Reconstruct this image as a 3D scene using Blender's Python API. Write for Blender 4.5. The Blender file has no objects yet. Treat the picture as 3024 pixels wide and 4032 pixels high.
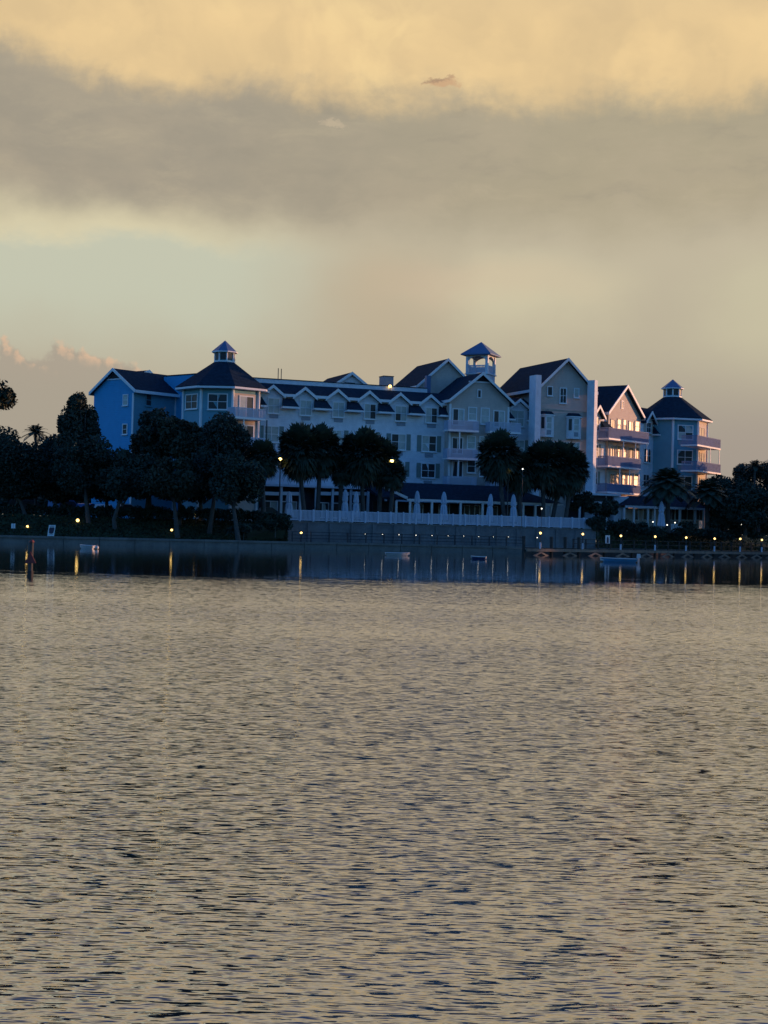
import bpy, bmesh, math, random
import numpy as np
from mathutils import Vector, Matrix

S = bpy.context.scene
COL = S.collection
PI = math.pi
rnd = random.Random(11)
rng = np.random.default_rng(5)

# ------------------------------------------------------------------ camera
FPX = 6000.0
CAM = Vector((0, 0, 1.8))
ROLL, PITCH = math.radians(1.4), math.atan(79 / FPX)
RM = Matrix.Rotation(PI / 2 + PITCH, 3, 'X') @ Matrix.Rotation(ROLL, 3, 'Z')
cd = bpy.data.cameras.new('camera')
cam = bpy.data.objects.new('camera', cd)
COL.objects.link(cam)
cd.sensor_fit = 'HORIZONTAL'
cd.sensor_width = 36.0
cd.lens = 36.0 * FPX / 3024.0
cd.clip_start, cd.clip_end = 0.2, 6000
cam.matrix_world = Matrix.Translation(CAM) @ RM.to_4x4()
S.camera = cam

# ------------------------------------------------------------------ light
SUN_AZ = 19.5      # degrees behind the straight-right direction
SUN_EL = 3.3
sd = bpy.data.lights.new('sun', 'SUN')
sun = bpy.data.objects.new('sun', sd)
COL.objects.link(sun)
sd.energy = 4.0
sd.angle = math.radians(0.5)
sd.color = (1.0, 0.49, 0.25)
az, el = math.radians(SUN_AZ), math.radians(SUN_EL)
sdir = Vector((math.cos(az) * math.cos(el), math.sin(az) * math.cos(el), math.sin(el)))
sun.rotation_euler = sdir.to_track_quat('Z', 'Y').to_euler()

S.view_settings.view_transform = 'Standard'
S.view_settings.look = 'None'
S.view_settings.gamma = 1.0
S.view_settings.exposure = 0.0
S.view_settings.use_curve_mapping = False
S.render.engine = 'CYCLES'
S.cycles.use_denoising = True
S.cycles.max_bounces = 6
S.cycles.diffuse_bounces = 3
S.cycles.glossy_bounces = 4
S.cycles.caustics_reflective = False
S.cycles.caustics_refractive = False
S.cycles.sample_clamp_indirect = 6.0


def lin(r, g, b):
    f = lambda c: (c / 255) / 12.92 if c / 255 <= 0.04045 else ((c / 255 + 0.055) / 1.055) ** 2.4
    return (f(r), f(g), f(b), 1.0)


class X:
    """a tiny expression wrapper over shader math nodes"""
    nt = None

    def __init__(s, v): s.v = v

    @staticmethod
    def m(op, *a, clamp=False):
        n = X.nt.nodes.new('ShaderNodeMath')
        n.operation = op
        n.use_clamp = clamp
        for i, q in enumerate(a):
            q = q.v if isinstance(q, X) else q
            if isinstance(q, (int, float)): n.inputs[i].default_value = q
            else: X.nt.links.new(q, n.inputs[i])
        return X(n.outputs[0])

    def __add__(s, o): return X.m('ADD', s, o)
    __radd__ = __add__
    def __mul__(s, o): return X.m('MULTIPLY', s, o)
    __rmul__ = __mul__
    def __sub__(s, o): return X.m('SUBTRACT', s, o)
    def __rsub__(s, o): return X.m('SUBTRACT', o, s)
    def __truediv__(s, o): return X.m('DIVIDE', s, o)


def sstep(x, a, b):
    n = X.nt.nodes.new('ShaderNodeMapRange')
    n.interpolation_type = 'SMOOTHSTEP'
    lo, hi = (0.0, 1.0)
    if a > b: a, b, lo, hi = b, a, 1.0, 0.0
    X.nt.links.new(x.v, n.inputs[0])
    n.inputs[1].default_value, n.inputs[2].default_value = a, b
    n.inputs[3].default_value, n.inputs[4].default_value = lo, hi
    return X(n.outputs[0])


def vec(x, y, z):
    n = X.nt.nodes.new('ShaderNodeCombineXYZ')
    for i, q in enumerate((x, y, z)):
        q = q.v if isinstance(q, X) else q
        if isinstance(q, (int, float)): n.inputs[i].default_value = q
        else: X.nt.links.new(q, n.inputs[i])
    return n.outputs[0]


def noise(v, scale, detail=4.0, rough=0.5, out='Fac'):
    n = X.nt.nodes.new('ShaderNodeTexNoise')
    X.nt.links.new(v, n.inputs['Vector'])
    n.inputs['Scale'].default_value = scale
    n.inputs['Detail'].default_value = detail
    n.inputs['Roughness'].default_value = rough
    return X(n.outputs[0]) if out == 'Fac' else n.outputs['Color']


def mixc(f, a, b):
    n = X.nt.nodes.new('ShaderNodeMix')
    n.data_type = 'RGBA'
    f = f.v if isinstance(f, X) else f
    if isinstance(f, (int, float)): n.inputs[0].default_value = f
    else: X.nt.links.new(f, n.inputs[0])
    for i, q in ((6, a), (7, b)):
        if isinstance(q, tuple): n.inputs[i].default_value = q
        else: X.nt.links.new(q, n.inputs[i])
    return n.outputs[2]


# ------------------------------------------------------------------ sky: dusk sky with bands of evening cloud
SKY_K = 0.15
world = bpy.data.worlds.new('World')
S.world = world
world.use_nodes = True
nt = world.node_tree
nt.nodes.clear()
X.nt = nt
wo = nt.nodes.new('ShaderNodeOutputWorld')
bg = nt.nodes.new('ShaderNodeBackground')
bg.inputs['Strength'].default_value = SKY_K
nt.links.new(bg.outputs[0], wo.inputs[0])
skyn = nt.nodes.new('ShaderNodeTexSky')
skyn.sky_type = 'NISHITA'
skyn.sun_disc = False
skyn.sun_elevation = math.radians(SUN_EL)
skyn.sun_rotation = math.radians(90 - SUN_AZ)
skyn.air_density = 1.0
skyn.dust_density = 1.0
skyn.ozone_density = 3.0
tc = nt.nodes.new('ShaderNodeTexCoord')
sp = nt.nodes.new('ShaderNodeSeparateXYZ')
nt.links.new(tc.outputs['Generated'], sp.inputs[0])
dx, dy, dz = (X(sp.outputs[i]) for i in range(3))
azim = X.m('ARCTAN2', dx, dy)
hor = X.m('SQRT', dx * dx + dy * dy)
A = azim * 6.0 + 1.512                                  # azimuth, 1 unit = 1/6 radian
E = 2.095 - 6.0 * X.m('MINIMUM', dz / X.m('MAXIMUM', hor, 0.02), 6.0)   # slope above the horizon, falls with height
E = E - (A - 1.512) * 0.0
wv = vec(A, E, 0.0)
n1 = noise(wv, 1.1, 3.0) - 0.5
n2 = noise(vec(A * 0.8, E, 3.7), 3.2, 5.0, 0.55) - 0.5
n3 = noise(vec(A, E * 1.6, 8.1), 7.0, 5.0, 0.6) - 0.5


def skc(r, g, b):
    q = lin(r, g, b)
    return (q[0] / SKY_K, q[1] / SKY_K, q[2] / SKY_K, 1.0)


Ew = E + n1 * 0.30 + n2 * 0.16 + n3 * 0.04
# lower sky
low = mixc(sstep(E, 0.85, 1.6), skc(194, 183, 158), skc(184, 174, 152))
low = mixc(sstep(E, 1.5, 2.05) * 0.85, low, skc(164, 153, 140))
# pale green clearing low on the left
gap = sstep(A + n1 * 0.35 + X.m('POWER', X.m('ABSOLUTE', E - 1.02), 1.5) * 0.9 + n2 * 0.25, 1.50, 0.80) * sstep(Ew, 0.84, 1.02) * sstep(Ew, 1.62, 1.15)
low = mixc(gap * 0.78, low, skc(198, 202, 181))
edge = sstep(A, 1.45, 0.4) * sstep(Ew, 0.74, 0.90) * sstep(Ew + n3 * 0.08, 1.03, 0.93)
low = mixc(edge * 0.9, low, skc(226, 215, 178))
rose = sstep(A + n2 * 0.3, 1.3, 1.7) * sstep(A + n2 * 0.3, 2.5, 2.0) * sstep(Ew, 0.98, 1.08) * sstep(Ew, 1.26, 1.12)
# paler opening on the right and the pinkish shaft of rain between
gap2 = sstep(A + n2 * 0.5, 1.55, 2.0) * sstep(A + n2 * 0.5, 2.6, 2.05) * sstep(Ew, 0.94, 1.1) * sstep(Ew, 1.5, 1.15)
low = mixc(gap2 * 0.85, low, skc(208, 199, 168))
gap3 = sstep(A + n2 * 0.4, 2.55, 3.0) * sstep(Ew, 0.95, 1.15) * sstep(Ew, 1.7, 1.3)
low = mixc(gap3 * 0.7, low, skc(202, 194, 164))
shaft = sstep(A + n2 * 0.2 + n1 * 0.2, 1.12, 1.50) * sstep(A + n2 * 0.3, 1.95, 1.45) * sstep(E, 0.9, 1.1) * sstep(E, 1.75, 1.3)
low = mixc(shaft * 0.35, low, skc(190, 168, 138))
low = mixc(rose * 0.4, low, skc(208, 186, 158))
low = mixc(sstep(A + n1 * 0.5, 2.1, 2.8) * sstep(E, 1.25, 1.75) * 0.7, low, skc(162, 150, 140))
# grey cloud bank across the middle
bank = sstep(Ew, 1.02, 0.74)
bankc = mixc(sstep(A + n1 * 0.8, 0.6, 2.4), skc(162, 153, 136), skc(174, 163, 138))
strat = noise(vec(A * 0.7 + n1 * 0.6, E * 2.4 + n2 * 0.4, 31.0), 3.0, 6.0, 0.62) - 0.5
bankc = mixc(sstep(n2 + n3 * 0.6, -0.2, 0.25) * 0.4, bankc, skc(184, 170, 146))
bankc = mixc(sstep(strat, 0.0, 0.26) * 0.5, bankc, skc(152, 144, 128))
bankc = mixc(sstep(strat, 0.0, -0.26) * 0.4, bankc, skc(192, 178, 150))
cl = mixc(bank, low, bankc)
drape0 = noise(vec(A * 1.5 + n1, E * 0.9, 21.0), 2.6, 5.0, 0.6) - 0.5
# sunlit yellow underside of the high cloud
lim = E + n1 * 0.10 + n2 * 0.18 + drape0 * 0.24 + n3 * 0.15 + sstep(A, 0.35, -0.1) * 0.12
top = sstep(lim, 0.46, 0.27)
drape = noise(vec(A * 1.1 + n1 * 1.2, E * 0.9 + n2 * 0.5, 12.0), 2.4, 4.0, 0.5) - 0.5
topc = mixc(sstep(drape + n2 * 0.5, -0.2, 0.2), skc(220, 192, 146), skc(240, 208, 154))
topc = mixc(sstep(n1 + drape * 0.8, 0.04, 0.26) * 0.7, topc, skc(250, 220, 160))
topc = mixc(sstep(E, 0.12, -0.05) * 0.4, topc, skc(216, 190, 148))
cl = mixc(top, cl, topc)
pn = noise(vec(A, E * 1.4, 40.0), 16.0, 5.0, 0.65) - 0.5
pn2 = noise(vec(A, E * 1.4, 47.0), 14.0, 5.0, 0.65) - 0.5
# small ragged cloudlets in front of the bank
def puff(a0, e0, ra, re, col, col2, k):
    global cl
    qa = (A - a0 + pn * 0.16 + n3 * 0.1) * (1 / ra)
    qe = (E - e0 + pn2 * 0.10 + n3 * 0.05) * (1 / re)
    r2 = qa * qa + qe * qe
    cl = mixc(sstep(r2, 1.2, 0.1) * k, cl, mixc(sstep(qa + qe, 0.3, -0.8), col, col2))
puff(1.70, 0.318, 0.075, 0.026, skc(206, 168, 130), skc(166, 136, 112), 0.9)
puff(1.27, 0.49, 0.07, 0.016, skc(200, 182, 154), skc(192, 175, 150), 0.6)
# cumulus low on the left, warm on the side of the sun
cn = noise(vec(A * 1.2, E, 5.5), 6.0, 6.0, 0.55)
cn2 = noise(vec(A * 1.2 + 0.03, E - 0.03, 5.5), 6.0, 6.0, 0.55)
cnl = noise(vec(A, 0.0, 2.2), 4.5, 2.0) - 0.5
prof = E + cnl * 0.20 + (cn - 0.5) * 0.30 - sstep(A, 0.40, 0.85) * 0.17
cum = sstep(prof, 1.425, 1.465) * sstep(A, 1.0, 0.6)
cumc = mixc(sstep(cn - cn2, -0.01, 0.12) * sstep(prof, 1.54, 1.44), skc(170, 158, 142), skc(222, 184, 152))
cumc = mixc(sstep(E, 1.45, 1.6) , cumc, skc(168, 158, 142))
cl = mixc(cum * 0.85, cl, cumc)
# higher up the cloud sheet goes on and greys out
cl = mixc(sstep(E, -0.05, -0.7), cl, skc(232, 217, 192))
cl = mixc(sstep(E, -0.9, -3.0), cl, skc(100, 100, 108))
# dusk blue opposite
tint = mixc(1.0, skyn.outputs[0], skyn.outputs[0])
tn = nt.nodes.new('ShaderNodeMix'); tn.data_type = 'RGBA'; tn.blend_type = 'MULTIPLY'
tn.inputs[0].default_value = 1.0
nt.links.new(skyn.outputs[0], tn.inputs[6])
tn.inputs[7].default_value = (1.15, 2.12, 3.35, 1.0)
front = sstep(dy / X.m('MAXIMUM', hor, 0.02), 0.15, 0.75) * sstep(dz, 0.85, 0.52)
nt.links.new(mixc(front, tn.outputs[2], cl), bg.inputs['Color'])


# ------------------------------------------------------------------ helpers
def ray(px, py): return RM @ Vector(((px - 1512) / FPX, (2016 - py) / FPX, -1.0))


def at(px, py, Y):
    d = ray(px, py)
    return CAM + d * (Y / d.y)


class Fac:
    """a vertical facade: u runs to the right along it, d outwards, z up"""
    def __init__(s, x, y, deg):
        a = math.radians(deg)
        s.o = Vector((x, y, 0)); s.deg = deg
        s.t = Vector((math.cos(a), math.sin(a), 0)); s.n = Vector((math.sin(a), -math.cos(a), 0))

    def W(s, u, d, z): return s.o + s.t * u + s.n * d + Vector((0, 0, z))

    def uv(s, px, py, d=0.0):
        r = ray(px, py)
        k = (d - (CAM - s.o).dot(s.n)) / r.dot(s.n)
        p = CAM + r * k
        return (p - s.o).dot(s.t), p.z

    def rect(s, d, x0, y0, x1, y1):
        cx, cy = (x0 + x1) / 2, (y0 + y1) / 2
        return (s.uv(x0, cy, d)[0], s.uv(x1, cy, d)[0], s.uv(cx, y1, d)[1], s.uv(cx, y0, d)[1])


WORLD = Fac(0, 0, 0)     # u = X, d = -Y


class MB:
    def __init__(s): s.v = []; s.f = []

    def add(s, vs, fs):
        k = len(s.v)
        s.v += [tuple(v) for v in vs]
        s.f += [tuple(i + k for i in f) for f in fs]
        return s

    def hexa(s, p):
        return s.add(p, [(0, 3, 2, 1), (4, 5, 6, 7), (0, 1, 5, 4), (1, 2, 6, 5), (2, 3, 7, 6), (3, 0, 4, 7)])

    def box(s, F, u0, u1, d0, d1, z0, z1):
        return s.hexa([F.W(u0, d0, z0), F.W(u1, d0, z0), F.W(u1, d1, z0), F.W(u0, d1, z0),
                       F.W(u0, d0, z1), F.W(u1, d0, z1), F.W(u1, d1, z1), F.W(u0, d1, z1)])

    def loft(s, a, b):
        n = len(a)
        return s.add(list(a) + list(b), [tuple(range(n - 1, -1, -1)), tuple(range(n, 2 * n))] +
                     [(i, (i + 1) % n, n + (i + 1) % n, n + i) for i in range(n)])

    def prism(s, F, poly, d0, d1): return s.loft([F.W(u, d0, z) for u, z in poly], [F.W(u, d1, z) for u, z in poly])

    def prof(s, F, poly, u0, u1): return s.loft([F.W(u0, d, z) for d, z in poly], [F.W(u1, d, z) for d, z in poly])

    def rings(s, rs, cap=True):
        n = len(rs[0]); k = []
        vs = [p for r in rs for p in r]
        for j in range(len(rs) - 1):
            k += [(j * n + i, j * n + (i + 1) % n, (j + 1) * n + (i + 1) % n, (j + 1) * n + i) for i in range(n)]
        if cap: k += [tuple(range(n - 1, -1, -1)), tuple(range((len(rs) - 1) * n, len(rs) * n))]
        return s.add(vs, k)

    def tube(s, pts, rad, n=7):
        rs = []
        for i, p in enumerate(pts):
            p = Vector(p)
            d = (Vector(pts[min(i + 1, len(pts) - 1)]) - Vector(pts[max(i - 1, 0)])).normalized()
            a = d.cross(Vector((0, 1, 0.01)) if abs(d.y) < 0.9 else Vector((1, 0, 0))).normalized()
            b = d.cross(a)
            r = rad[i] if isinstance(rad, (list, tuple)) else rad
            rs.append([p + (a * math.cos(2 * PI * k / n) + b * math.sin(2 * PI * k / n)) * r for k in range(n)])
        return s.rings(rs)

    def ball(s, c, r, n=10, m=7, sz=1.0):
        rs = []
        for j in range(m + 1):
            t = -PI / 2 + PI * (j + 0.02) / (m + 0.04)
            rs.append([Vector((c[0] + r * math.cos(t) * math.cos(2 * PI * i / n), c[1] + r * math.cos(t) * math.sin(2 * PI * i / n),
                               c[2] + r * sz * math.sin(t))) for i in range(n)])
        return s.rings(rs)

    def ngon(s, cx, cy, R, rot, z0, z1, R1=None, n=8):
        R1 = R if R1 is None else R1
        f = lambda r, z: [Vector((cx + r * math.sin(math.radians(rot + 360 / n * k)), cy - r * math.cos(math.radians(rot + 360 / n * k)), z)) for k in range(n)]
        return s.loft(f(R, z0), f(R1, z1))

    def build(s, name, mat, parent=None, kind=None, label=None, smooth=False):
        off = Vector((0, 0, 0))
        if parent is not None:
            r = parent
            while r.parent is not None: r = r.parent
            off = r.location
        me = bpy.data.meshes.new(name)
        me.from_pydata([(v[0] - off[0], v[1] - off[1], v[2] - off[2]) for v in s.v], [], s.f)
        bm = bmesh.new(); bm.from_mesh(me)
        bmesh.ops.recalc_face_normals(bm, faces=bm.faces)
        bm.to_mesh(me); bm.free()
        if smooth: me.polygons.foreach_set('use_smooth', [True] * len(me.polygons))
        me.materials.append(mat)
        o = bpy.data.objects.new(name, me)
        COL.objects.link(o)
        if parent is not None: o.parent = parent
        if kind: o['kind'] = kind
        if label: o['label'] = label
        return o


def tag(o, label, cat, group=None, kind=None):
    o['label'] = label; o['category'] = cat
    if group: o['group'] = group
    if kind: o['kind'] = kind
    return o


def thing(name, loc, label, cat, group=None):
    o = bpy.data.objects.new(name, None)
    o.empty_display_size = 0.3
    COL.objects.link(o)
    o.location = loc
    return tag(o, label, cat, group)


def dup(root, loc, label, rz=0.0, sc=1.0):
    r = root.copy(); COL.objects.link(r)
    r.location = loc; r.rotation_euler = (0, 0, rz); r.scale = (sc, sc, sc); r['label'] = label
    for ch in list(root.children):
        c = ch.copy(); COL.objects.link(c); c.parent = r
        for g in list(ch.children):
            e = g.copy(); COL.objects.link(e); e.parent = c
    return r


# ------------------------------------------------------------------ materials
def mat(name, rgb, rough=0.8, var=0.15, scale=1.5, spec=0.3, lines=0.0, metal=0.0, emit=None):
    m = bpy.data.materials.new(name); m.use_nodes = True
    X.nt = m.node_tree
    b = m.node_tree.nodes['Principled BSDF']
    b.inputs['Roughness'].default_value = rough
    b.inputs['Specular IOR Level'].default_value = spec
    b.inputs['Metallic'].default_value = metal
    g = m.node_tree.nodes.new('ShaderNodeNewGeometry')
    pos = g.outputs['Position']
    if emit:
        b.inputs['Base Color'].default_value = (*rgb, 1)
        b.inputs['Emission Color'].default_value = (*rgb, 1)
        b.inputs['Emission Strength'].default_value = emit
        return m
    n = noise(pos, scale, 5.0, 0.6)
    n2 = noise(pos, scale * 7, 3.0, 0.6)
    k = sstep(n * 0.7 + n2 * 0.3, 0.3, 0.7)
    c = mixc(k, tuple(v * (1 - var) for v in rgb) + (1,), tuple(min(1, v * (1 + var)) for v in rgb) + (1,))
    m.node_tree.links.new(c, b.inputs['Base Color'])
    if lines:
        s = m.node_tree.nodes.new('ShaderNodeSeparateXYZ'); m.node_tree.links.new(pos, s.inputs[0])
        saw = X.m('FRACT', X(s.outputs[2]) * (1 / lines))
        bu = m.node_tree.nodes.new('ShaderNodeBump')
        bu.inputs['Distance'].default_value = 0.03
        bu.inputs['Strength'].default_value = 0.6
        m.node_tree.links.new(X.m('SUBTRACT', 1.0, saw).v, bu.inputs['Height'])
        m.node_tree.links.new(bu.outputs[0], b.inputs['Normal'])
    return m


M = {
    'white': mat('white_siding', (0.74, 0.75, 0.78), 0.6, 0.10, lines=0.2),
    'trim': mat('white_trim', (0.80, 0.80, 0.80), 0.5, 0.04),
    'tan': mat('tan_siding', (0.56, 0.47, 0.40), 0.7, 0.09, lines=0.2),
    'cream': mat('cream_siding', (0.62, 0.52, 0.42), 0.7, 0.06, lines=0.2),
    'teal': mat('teal_siding', (0.15, 0.35, 0.42), 0.7, 0.06, lines=0.2),
    'blue': mat('sky_blue_siding', (0.05, 0.34, 0.60), 0.7, 0.05, lines=0.2),
    'roof': mat('dark_shingles', (0.020, 0.036, 0.055), 0.95, 0.30, 3.0, spec=0.04, lines=0.3),
    'metalroof': mat('blue_metal_roof', (0.10, 0.16, 0.28), 0.5, 0.1),
    'glass': mat('dark_glass', (0.02, 0.025, 0.03), 0.36, 0.3, 2.0, spec=0.4),
    'curtain': mat('curtained_glass', (0.44, 0.46, 0.42), 0.3, 0.2, 1.3, spec=0.5),
    'shutter': mat('grey_green_shutter', (0.19, 0.24, 0.22), 0.6, 0.08),
    'ac': mat('grey_vent_grille', (0.30, 0.32, 0.36), 0.6, 0.05),
    'rail': mat('pale_blue_railing', (0.52, 0.56, 0.66), 0.5, 0.08),
    'deckrail': mat('lavender_grey_railing', (0.19, 0.24, 0.38), 0.7, 0.1, spec=0.1),
    'dark': mat('shade_and_vent_dark', (0.03, 0.03, 0.035), 0.8, 0.2),  # near-black colour holds the shade of open interiors, also used for vents
    'concrete': mat('weathered_concrete', (0.17, 0.165, 0.15), 0.85, 0.25, 0.8),
    'block': mat('grey_block_wall', (0.155, 0.16, 0.165), 0.85, 0.25, 0.7),
    'wood': mat('weathered_wood', (0.20, 0.16, 0.13), 0.85, 0.25, 2.0),
    'darkwood': mat('dark_pile_wood', (0.05, 0.045, 0.04), 0.85, 0.25, 2.0),
    'leaf': mat('dark_leaves', (0.030, 0.049, 0.035), 0.7, 0.35, 0.8),
    'leaf2': mat('olive_leaves', (0.038, 0.049, 0.030), 0.7, 0.35, 0.8),
    'leaf3': mat('blue_green_leaves', (0.028, 0.050, 0.042), 0.7, 0.35, 0.8),
    'palm': mat('palm_fronds', (0.042, 0.062, 0.040), 0.6, 0.3, 1.2),
    'dead': mat('dry_palm_fronds', (0.09, 0.065, 0.04), 0.8, 0.3, 1.2),
    'bark': mat('grey_bark', (0.08, 0.075, 0.07), 0.9, 0.25, 3.0),
    'grass': mat('bank_grass', (0.035, 0.05, 0.025), 0.9, 0.35, 0.6),
    'soil': mat('ground_cover', (0.05, 0.05, 0.045), 0.9, 0.25, 0.5),
    'asphalt': mat('asphalt', (0.05, 0.05, 0.052), 0.9, 0.2, 1.0),
    'canvas': mat('pale_canvas', (0.48, 0.54, 0.64), 0.8, 0.08, 3.0),
    'metal': mat('dark_metal', (0.05, 0.05, 0.055), 0.5, 0.1, metal=0.3),
    'boatwhite': mat('white_gelcoat', (0.55, 0.55, 0.55), 0.35, 0.05),
    'boatblue': mat('blue_hull_paint', (0.10, 0.30, 0.52), 0.4, 0.1),
    'boatnavy': mat('navy_hull_paint', (0.03, 0.05, 0.13), 0.4, 0.1),
    'red': mat('faded_red_paint', (0.22, 0.05, 0.045), 0.6, 0.15),
    'signdark': mat('dark_print', (0.06, 0.05, 0.08), 0.6, 0.1),
    'carblue': mat('blue_car_paint', (0.07, 0.16, 0.36), 0.35, 0.05),
    'carsilver': mat('silver_car_paint', (0.40, 0.42, 0.45), 0.35, 0.05),
    'cardark': mat('dark_car_paint', (0.04, 0.045, 0.055), 0.35, 0.05),
    'carwhite': mat('white_car_paint', (0.7, 0.7, 0.7), 0.35, 0.05),
    'tyre': mat('black_tyre', (0.02, 0.02, 0.02), 0.9, 0.1),
    'lamp': mat('warm_lamp_glow', (1.0, 0.63, 0.18), emit=4.2),
    'streetlamp': mat('street_lamp_glow', (1.0, 0.66, 0.18), emit=10.0),
    'walllamp': mat('pale_lamp_glow', (1.0, 0.95, 0.80), emit=2.6),
}

# ------------------------------------------------------------------ water
def water_material():
    m = bpy.data.materials.new('rippled_lake_water'); m.use_nodes = True
    X.nt = m.node_tree
    L = m.node_tree.links
    m.node_tree.nodes.remove(m.node_tree.nodes['Principled BSDF'])
    body = m.node_tree.nodes.new('ShaderNodeBsdfDiffuse'); body.inputs['Color'].default_value = (0.026, 0.028, 0.042, 1)
    gl = m.node_tree.nodes.new('ShaderNodeBsdfGlossy'); gl.inputs['Roughness'].default_value = 0.05
    gl.inputs['Color'].default_value = (0.98, 0.98, 0.98, 1)
    g = m.node_tree.nodes.new('ShaderNodeNewGeometry')
    s = m.node_tree.nodes.new('ShaderNodeSeparateXYZ'); L.new(g.outputs['Position'], s.inputs[0])
    x, y = X(s.outputs[0]), X(s.outputs[1])

    def slopes(sx, sy, detail, rough, off):
        c = noise(vec(x * sx, y * sy, off), 1.0, detail, rough, 'Color')
        q = m.node_tree.nodes.new('ShaderNodeSeparateXYZ'); L.new(c, q.inputs[0])
        return X(q.outputs[0]) - 0.5, X(q.outputs[1]) - 0.5
    wob = noise(vec(x * 0.5, y * 0.5, 1.0), 1.0, 2.0) - 0.5
    yw = y + wob * 0.25
    y_keep, y = y, yw
    ax, ay = slopes(8.0, 45.0, 2.0, 0.5, 0.0)     # fine ripples, long along the crests
    bx, by = slopes(7.0, 8.5, 2.5, 0.55, 4.0)      # wavelets
    cx, cy = slopes(4.5, 2.6, 3.0, 0.55, 9.0)      # broader chop farther out
    wb, wc = sstep(y, 7.0, 16.0) * 0.9 + 0.1, sstep(y, 14.0, 34.0)
    y = y_keep
    gust = sstep(noise(vec(x * 0.05, y * 0.10, 2.0), 1.0, 3.0), 0.3, 0.7)
    # sheltered strip of calm water along the far shore
    rim = noise(vec(x * 0.22, y * 0.55, 6.0), 1.0, 5.0, 0.65) - 0.5
    rough = sstep(y + x * -0.22 + rim * 30.0, 62.0, 46.0)
    far = sstep(y, 3.0, 32.0)
    k = rough * (0.82 + gust * 0.36) * (1.0 - far * 0.15) + 0.018
    sx = (ax * 0.35 + bx * wb * 0.3 + cx * wc * 0.2) * k
    sy = (ay * 1.42 + by * wb * 0.66 + cy * wc * 0.50) * k + sstep(y + x * -0.22 + rim * 34.0, 57.0, 34.0) * far * 0.120
    nv = m.node_tree.nodes.new('ShaderNodeVectorMath'); nv.operation = 'NORMALIZE'
    L.new(vec(sx, 0.0 - sy, 1.0), nv.inputs[0])
    for q in (body, gl): L.new(nv.outputs[0], q.inputs['Normal'])
    dt = m.node_tree.nodes.new('ShaderNodeVectorMath'); dt.operation = 'DOT_PRODUCT'
    L.new(nv.outputs[0], dt.inputs[0]); L.new(g.outputs['Incoming'], dt.inputs[1])
    cosv = X.m('MAXIMUM', X(dt.outputs['Value']), 0.02)
    fres = 0.09 + 0.91 * X.m('POWER', 1.0 - cosv, 2.2)
    mx = m.node_tree.nodes.new('ShaderNodeMixShader')
    L.new(fres.v, mx.inputs[0]); L.new(body.outputs[0], mx.inputs[1]); L.new(gl.outputs[0], mx.inputs[2])
    L.new(mx.outputs[0], m.node_tree.nodes['Material Output'].inputs['Surface'])
    return m


mb = MB()
mb.add([(-600, -60, 0), (700, -60, 0), (700, 600, 0), (-600, 600, 0)], [(0, 1, 2, 3)])
o = mb.build('water', water_material()); o['kind'] = 'structure'

# ------------------------------------------------------------------ land
SA = math.radians(18.5)
sdv = Vector((math.cos(SA), math.sin(SA), 0)); snv = Vector((-math.sin(SA), math.cos(SA), 0))
S1 = Vector((13.8, 151, 0))
shore = [S1 - sdv * 220, S1 - sdv * 27.0, S1 - sdv * 24.2, S1, Vector((24, 158, 0)), Vector((48, 180, 0)), Vector((110, 236, 0)), Vector((330, 420, 0))]
GZ, PZ = 2.55, 0.66
FT = Fac(at(1700, 2080, 154).x, 154, 20)
wl, wr = FT.uv(1130, 2080)[0], FT.uv(2345, 2090)[0]
prom = [p + snv * 5.0 for p in shore[:4]] + [p + Vector((-0.62, 0.78, 0)) * 2.0 for p in shore[4:]]
plat = [prom[0] + snv * 8, prom[1] + snv * 7, FT.W(wl, -0.2, 0), FT.W((wl + wr) / 2, -0.2, 0), FT.W(wr, -0.2, 0)] + \
       [p + Vector((-0.62, 0.78, 0)) * 9.0 for p in prom[5:]]
prom[2] = FT.W(wl, 0.4, 0); prom[3] = FT.W((wl + wr) / 2, 0.4, 0); prom[4] = FT.W(wr, 0.4, 0)


def z(p, h): return Vector((p.x, p.y, h))


n = len(shore)
mb = MB(); mb.add([z(p, PZ - 0.02) for p in shore] + [z(p, PZ) for p in prom], [(i, i + 1, n + i + 1, n + i) for i in range(n - 1)])
o = mb.build('promenade', M['concrete']); o['kind'] = 'structure'
mb = MB(); mb.add([z(p, PZ) for p in prom] + [z(p, GZ) for p in plat], [(i, i + 1, n + i + 1, n + i) for i in range(n - 1) if i not in (2, 3)])
o = mb.build('bank', M['grass']); o['kind'] = 'structure'
mb = MB(); mb.add([z(p, GZ) for p in plat] + [(1500, 700, GZ), (1500, 3500, GZ), (-1500, 3500, GZ), (-1500, 100, GZ)], [tuple(range(n + 4))])
o = mb.build('ground', M['soil']); o['kind'] = 'structure'

# seawall: concrete face with a projecting cap, and the low rail along it
sw = thing('seawall', (S1.x, S1.y, 0), 'long low concrete seawall with a flat cap at the water edge', 'seawall')
FS = Fac(S1.x, S1.y, 18.5)
MB().box(FS, -220, 0, -0.5, -0.06, -1.2, 0.50).build('wall_core', M['concrete'], sw)
for i in range(24):
    MB().box(FS, -3.2 * (i + 1) + .03, -3.2 * i - .03, -0.058, rnd.uniform(-.012, .012), -1.2, 0.498).build('wall_panel', M['concrete'], sw)
    MB().box(FS, -3.2 * (i + 1) + .012, -3.2 * i - .012, -0.6, 0.09 + rnd.uniform(-.01, .01), 0.502, 0.70 + rnd.uniform(-.008, .008)).build('cap_stone', M['concrete'], sw)
MB().box(FS, -220, -76.82, -0.6, 0.09, 0.502, 0.70).build('cap_stone', M['concrete'], sw)
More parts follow.
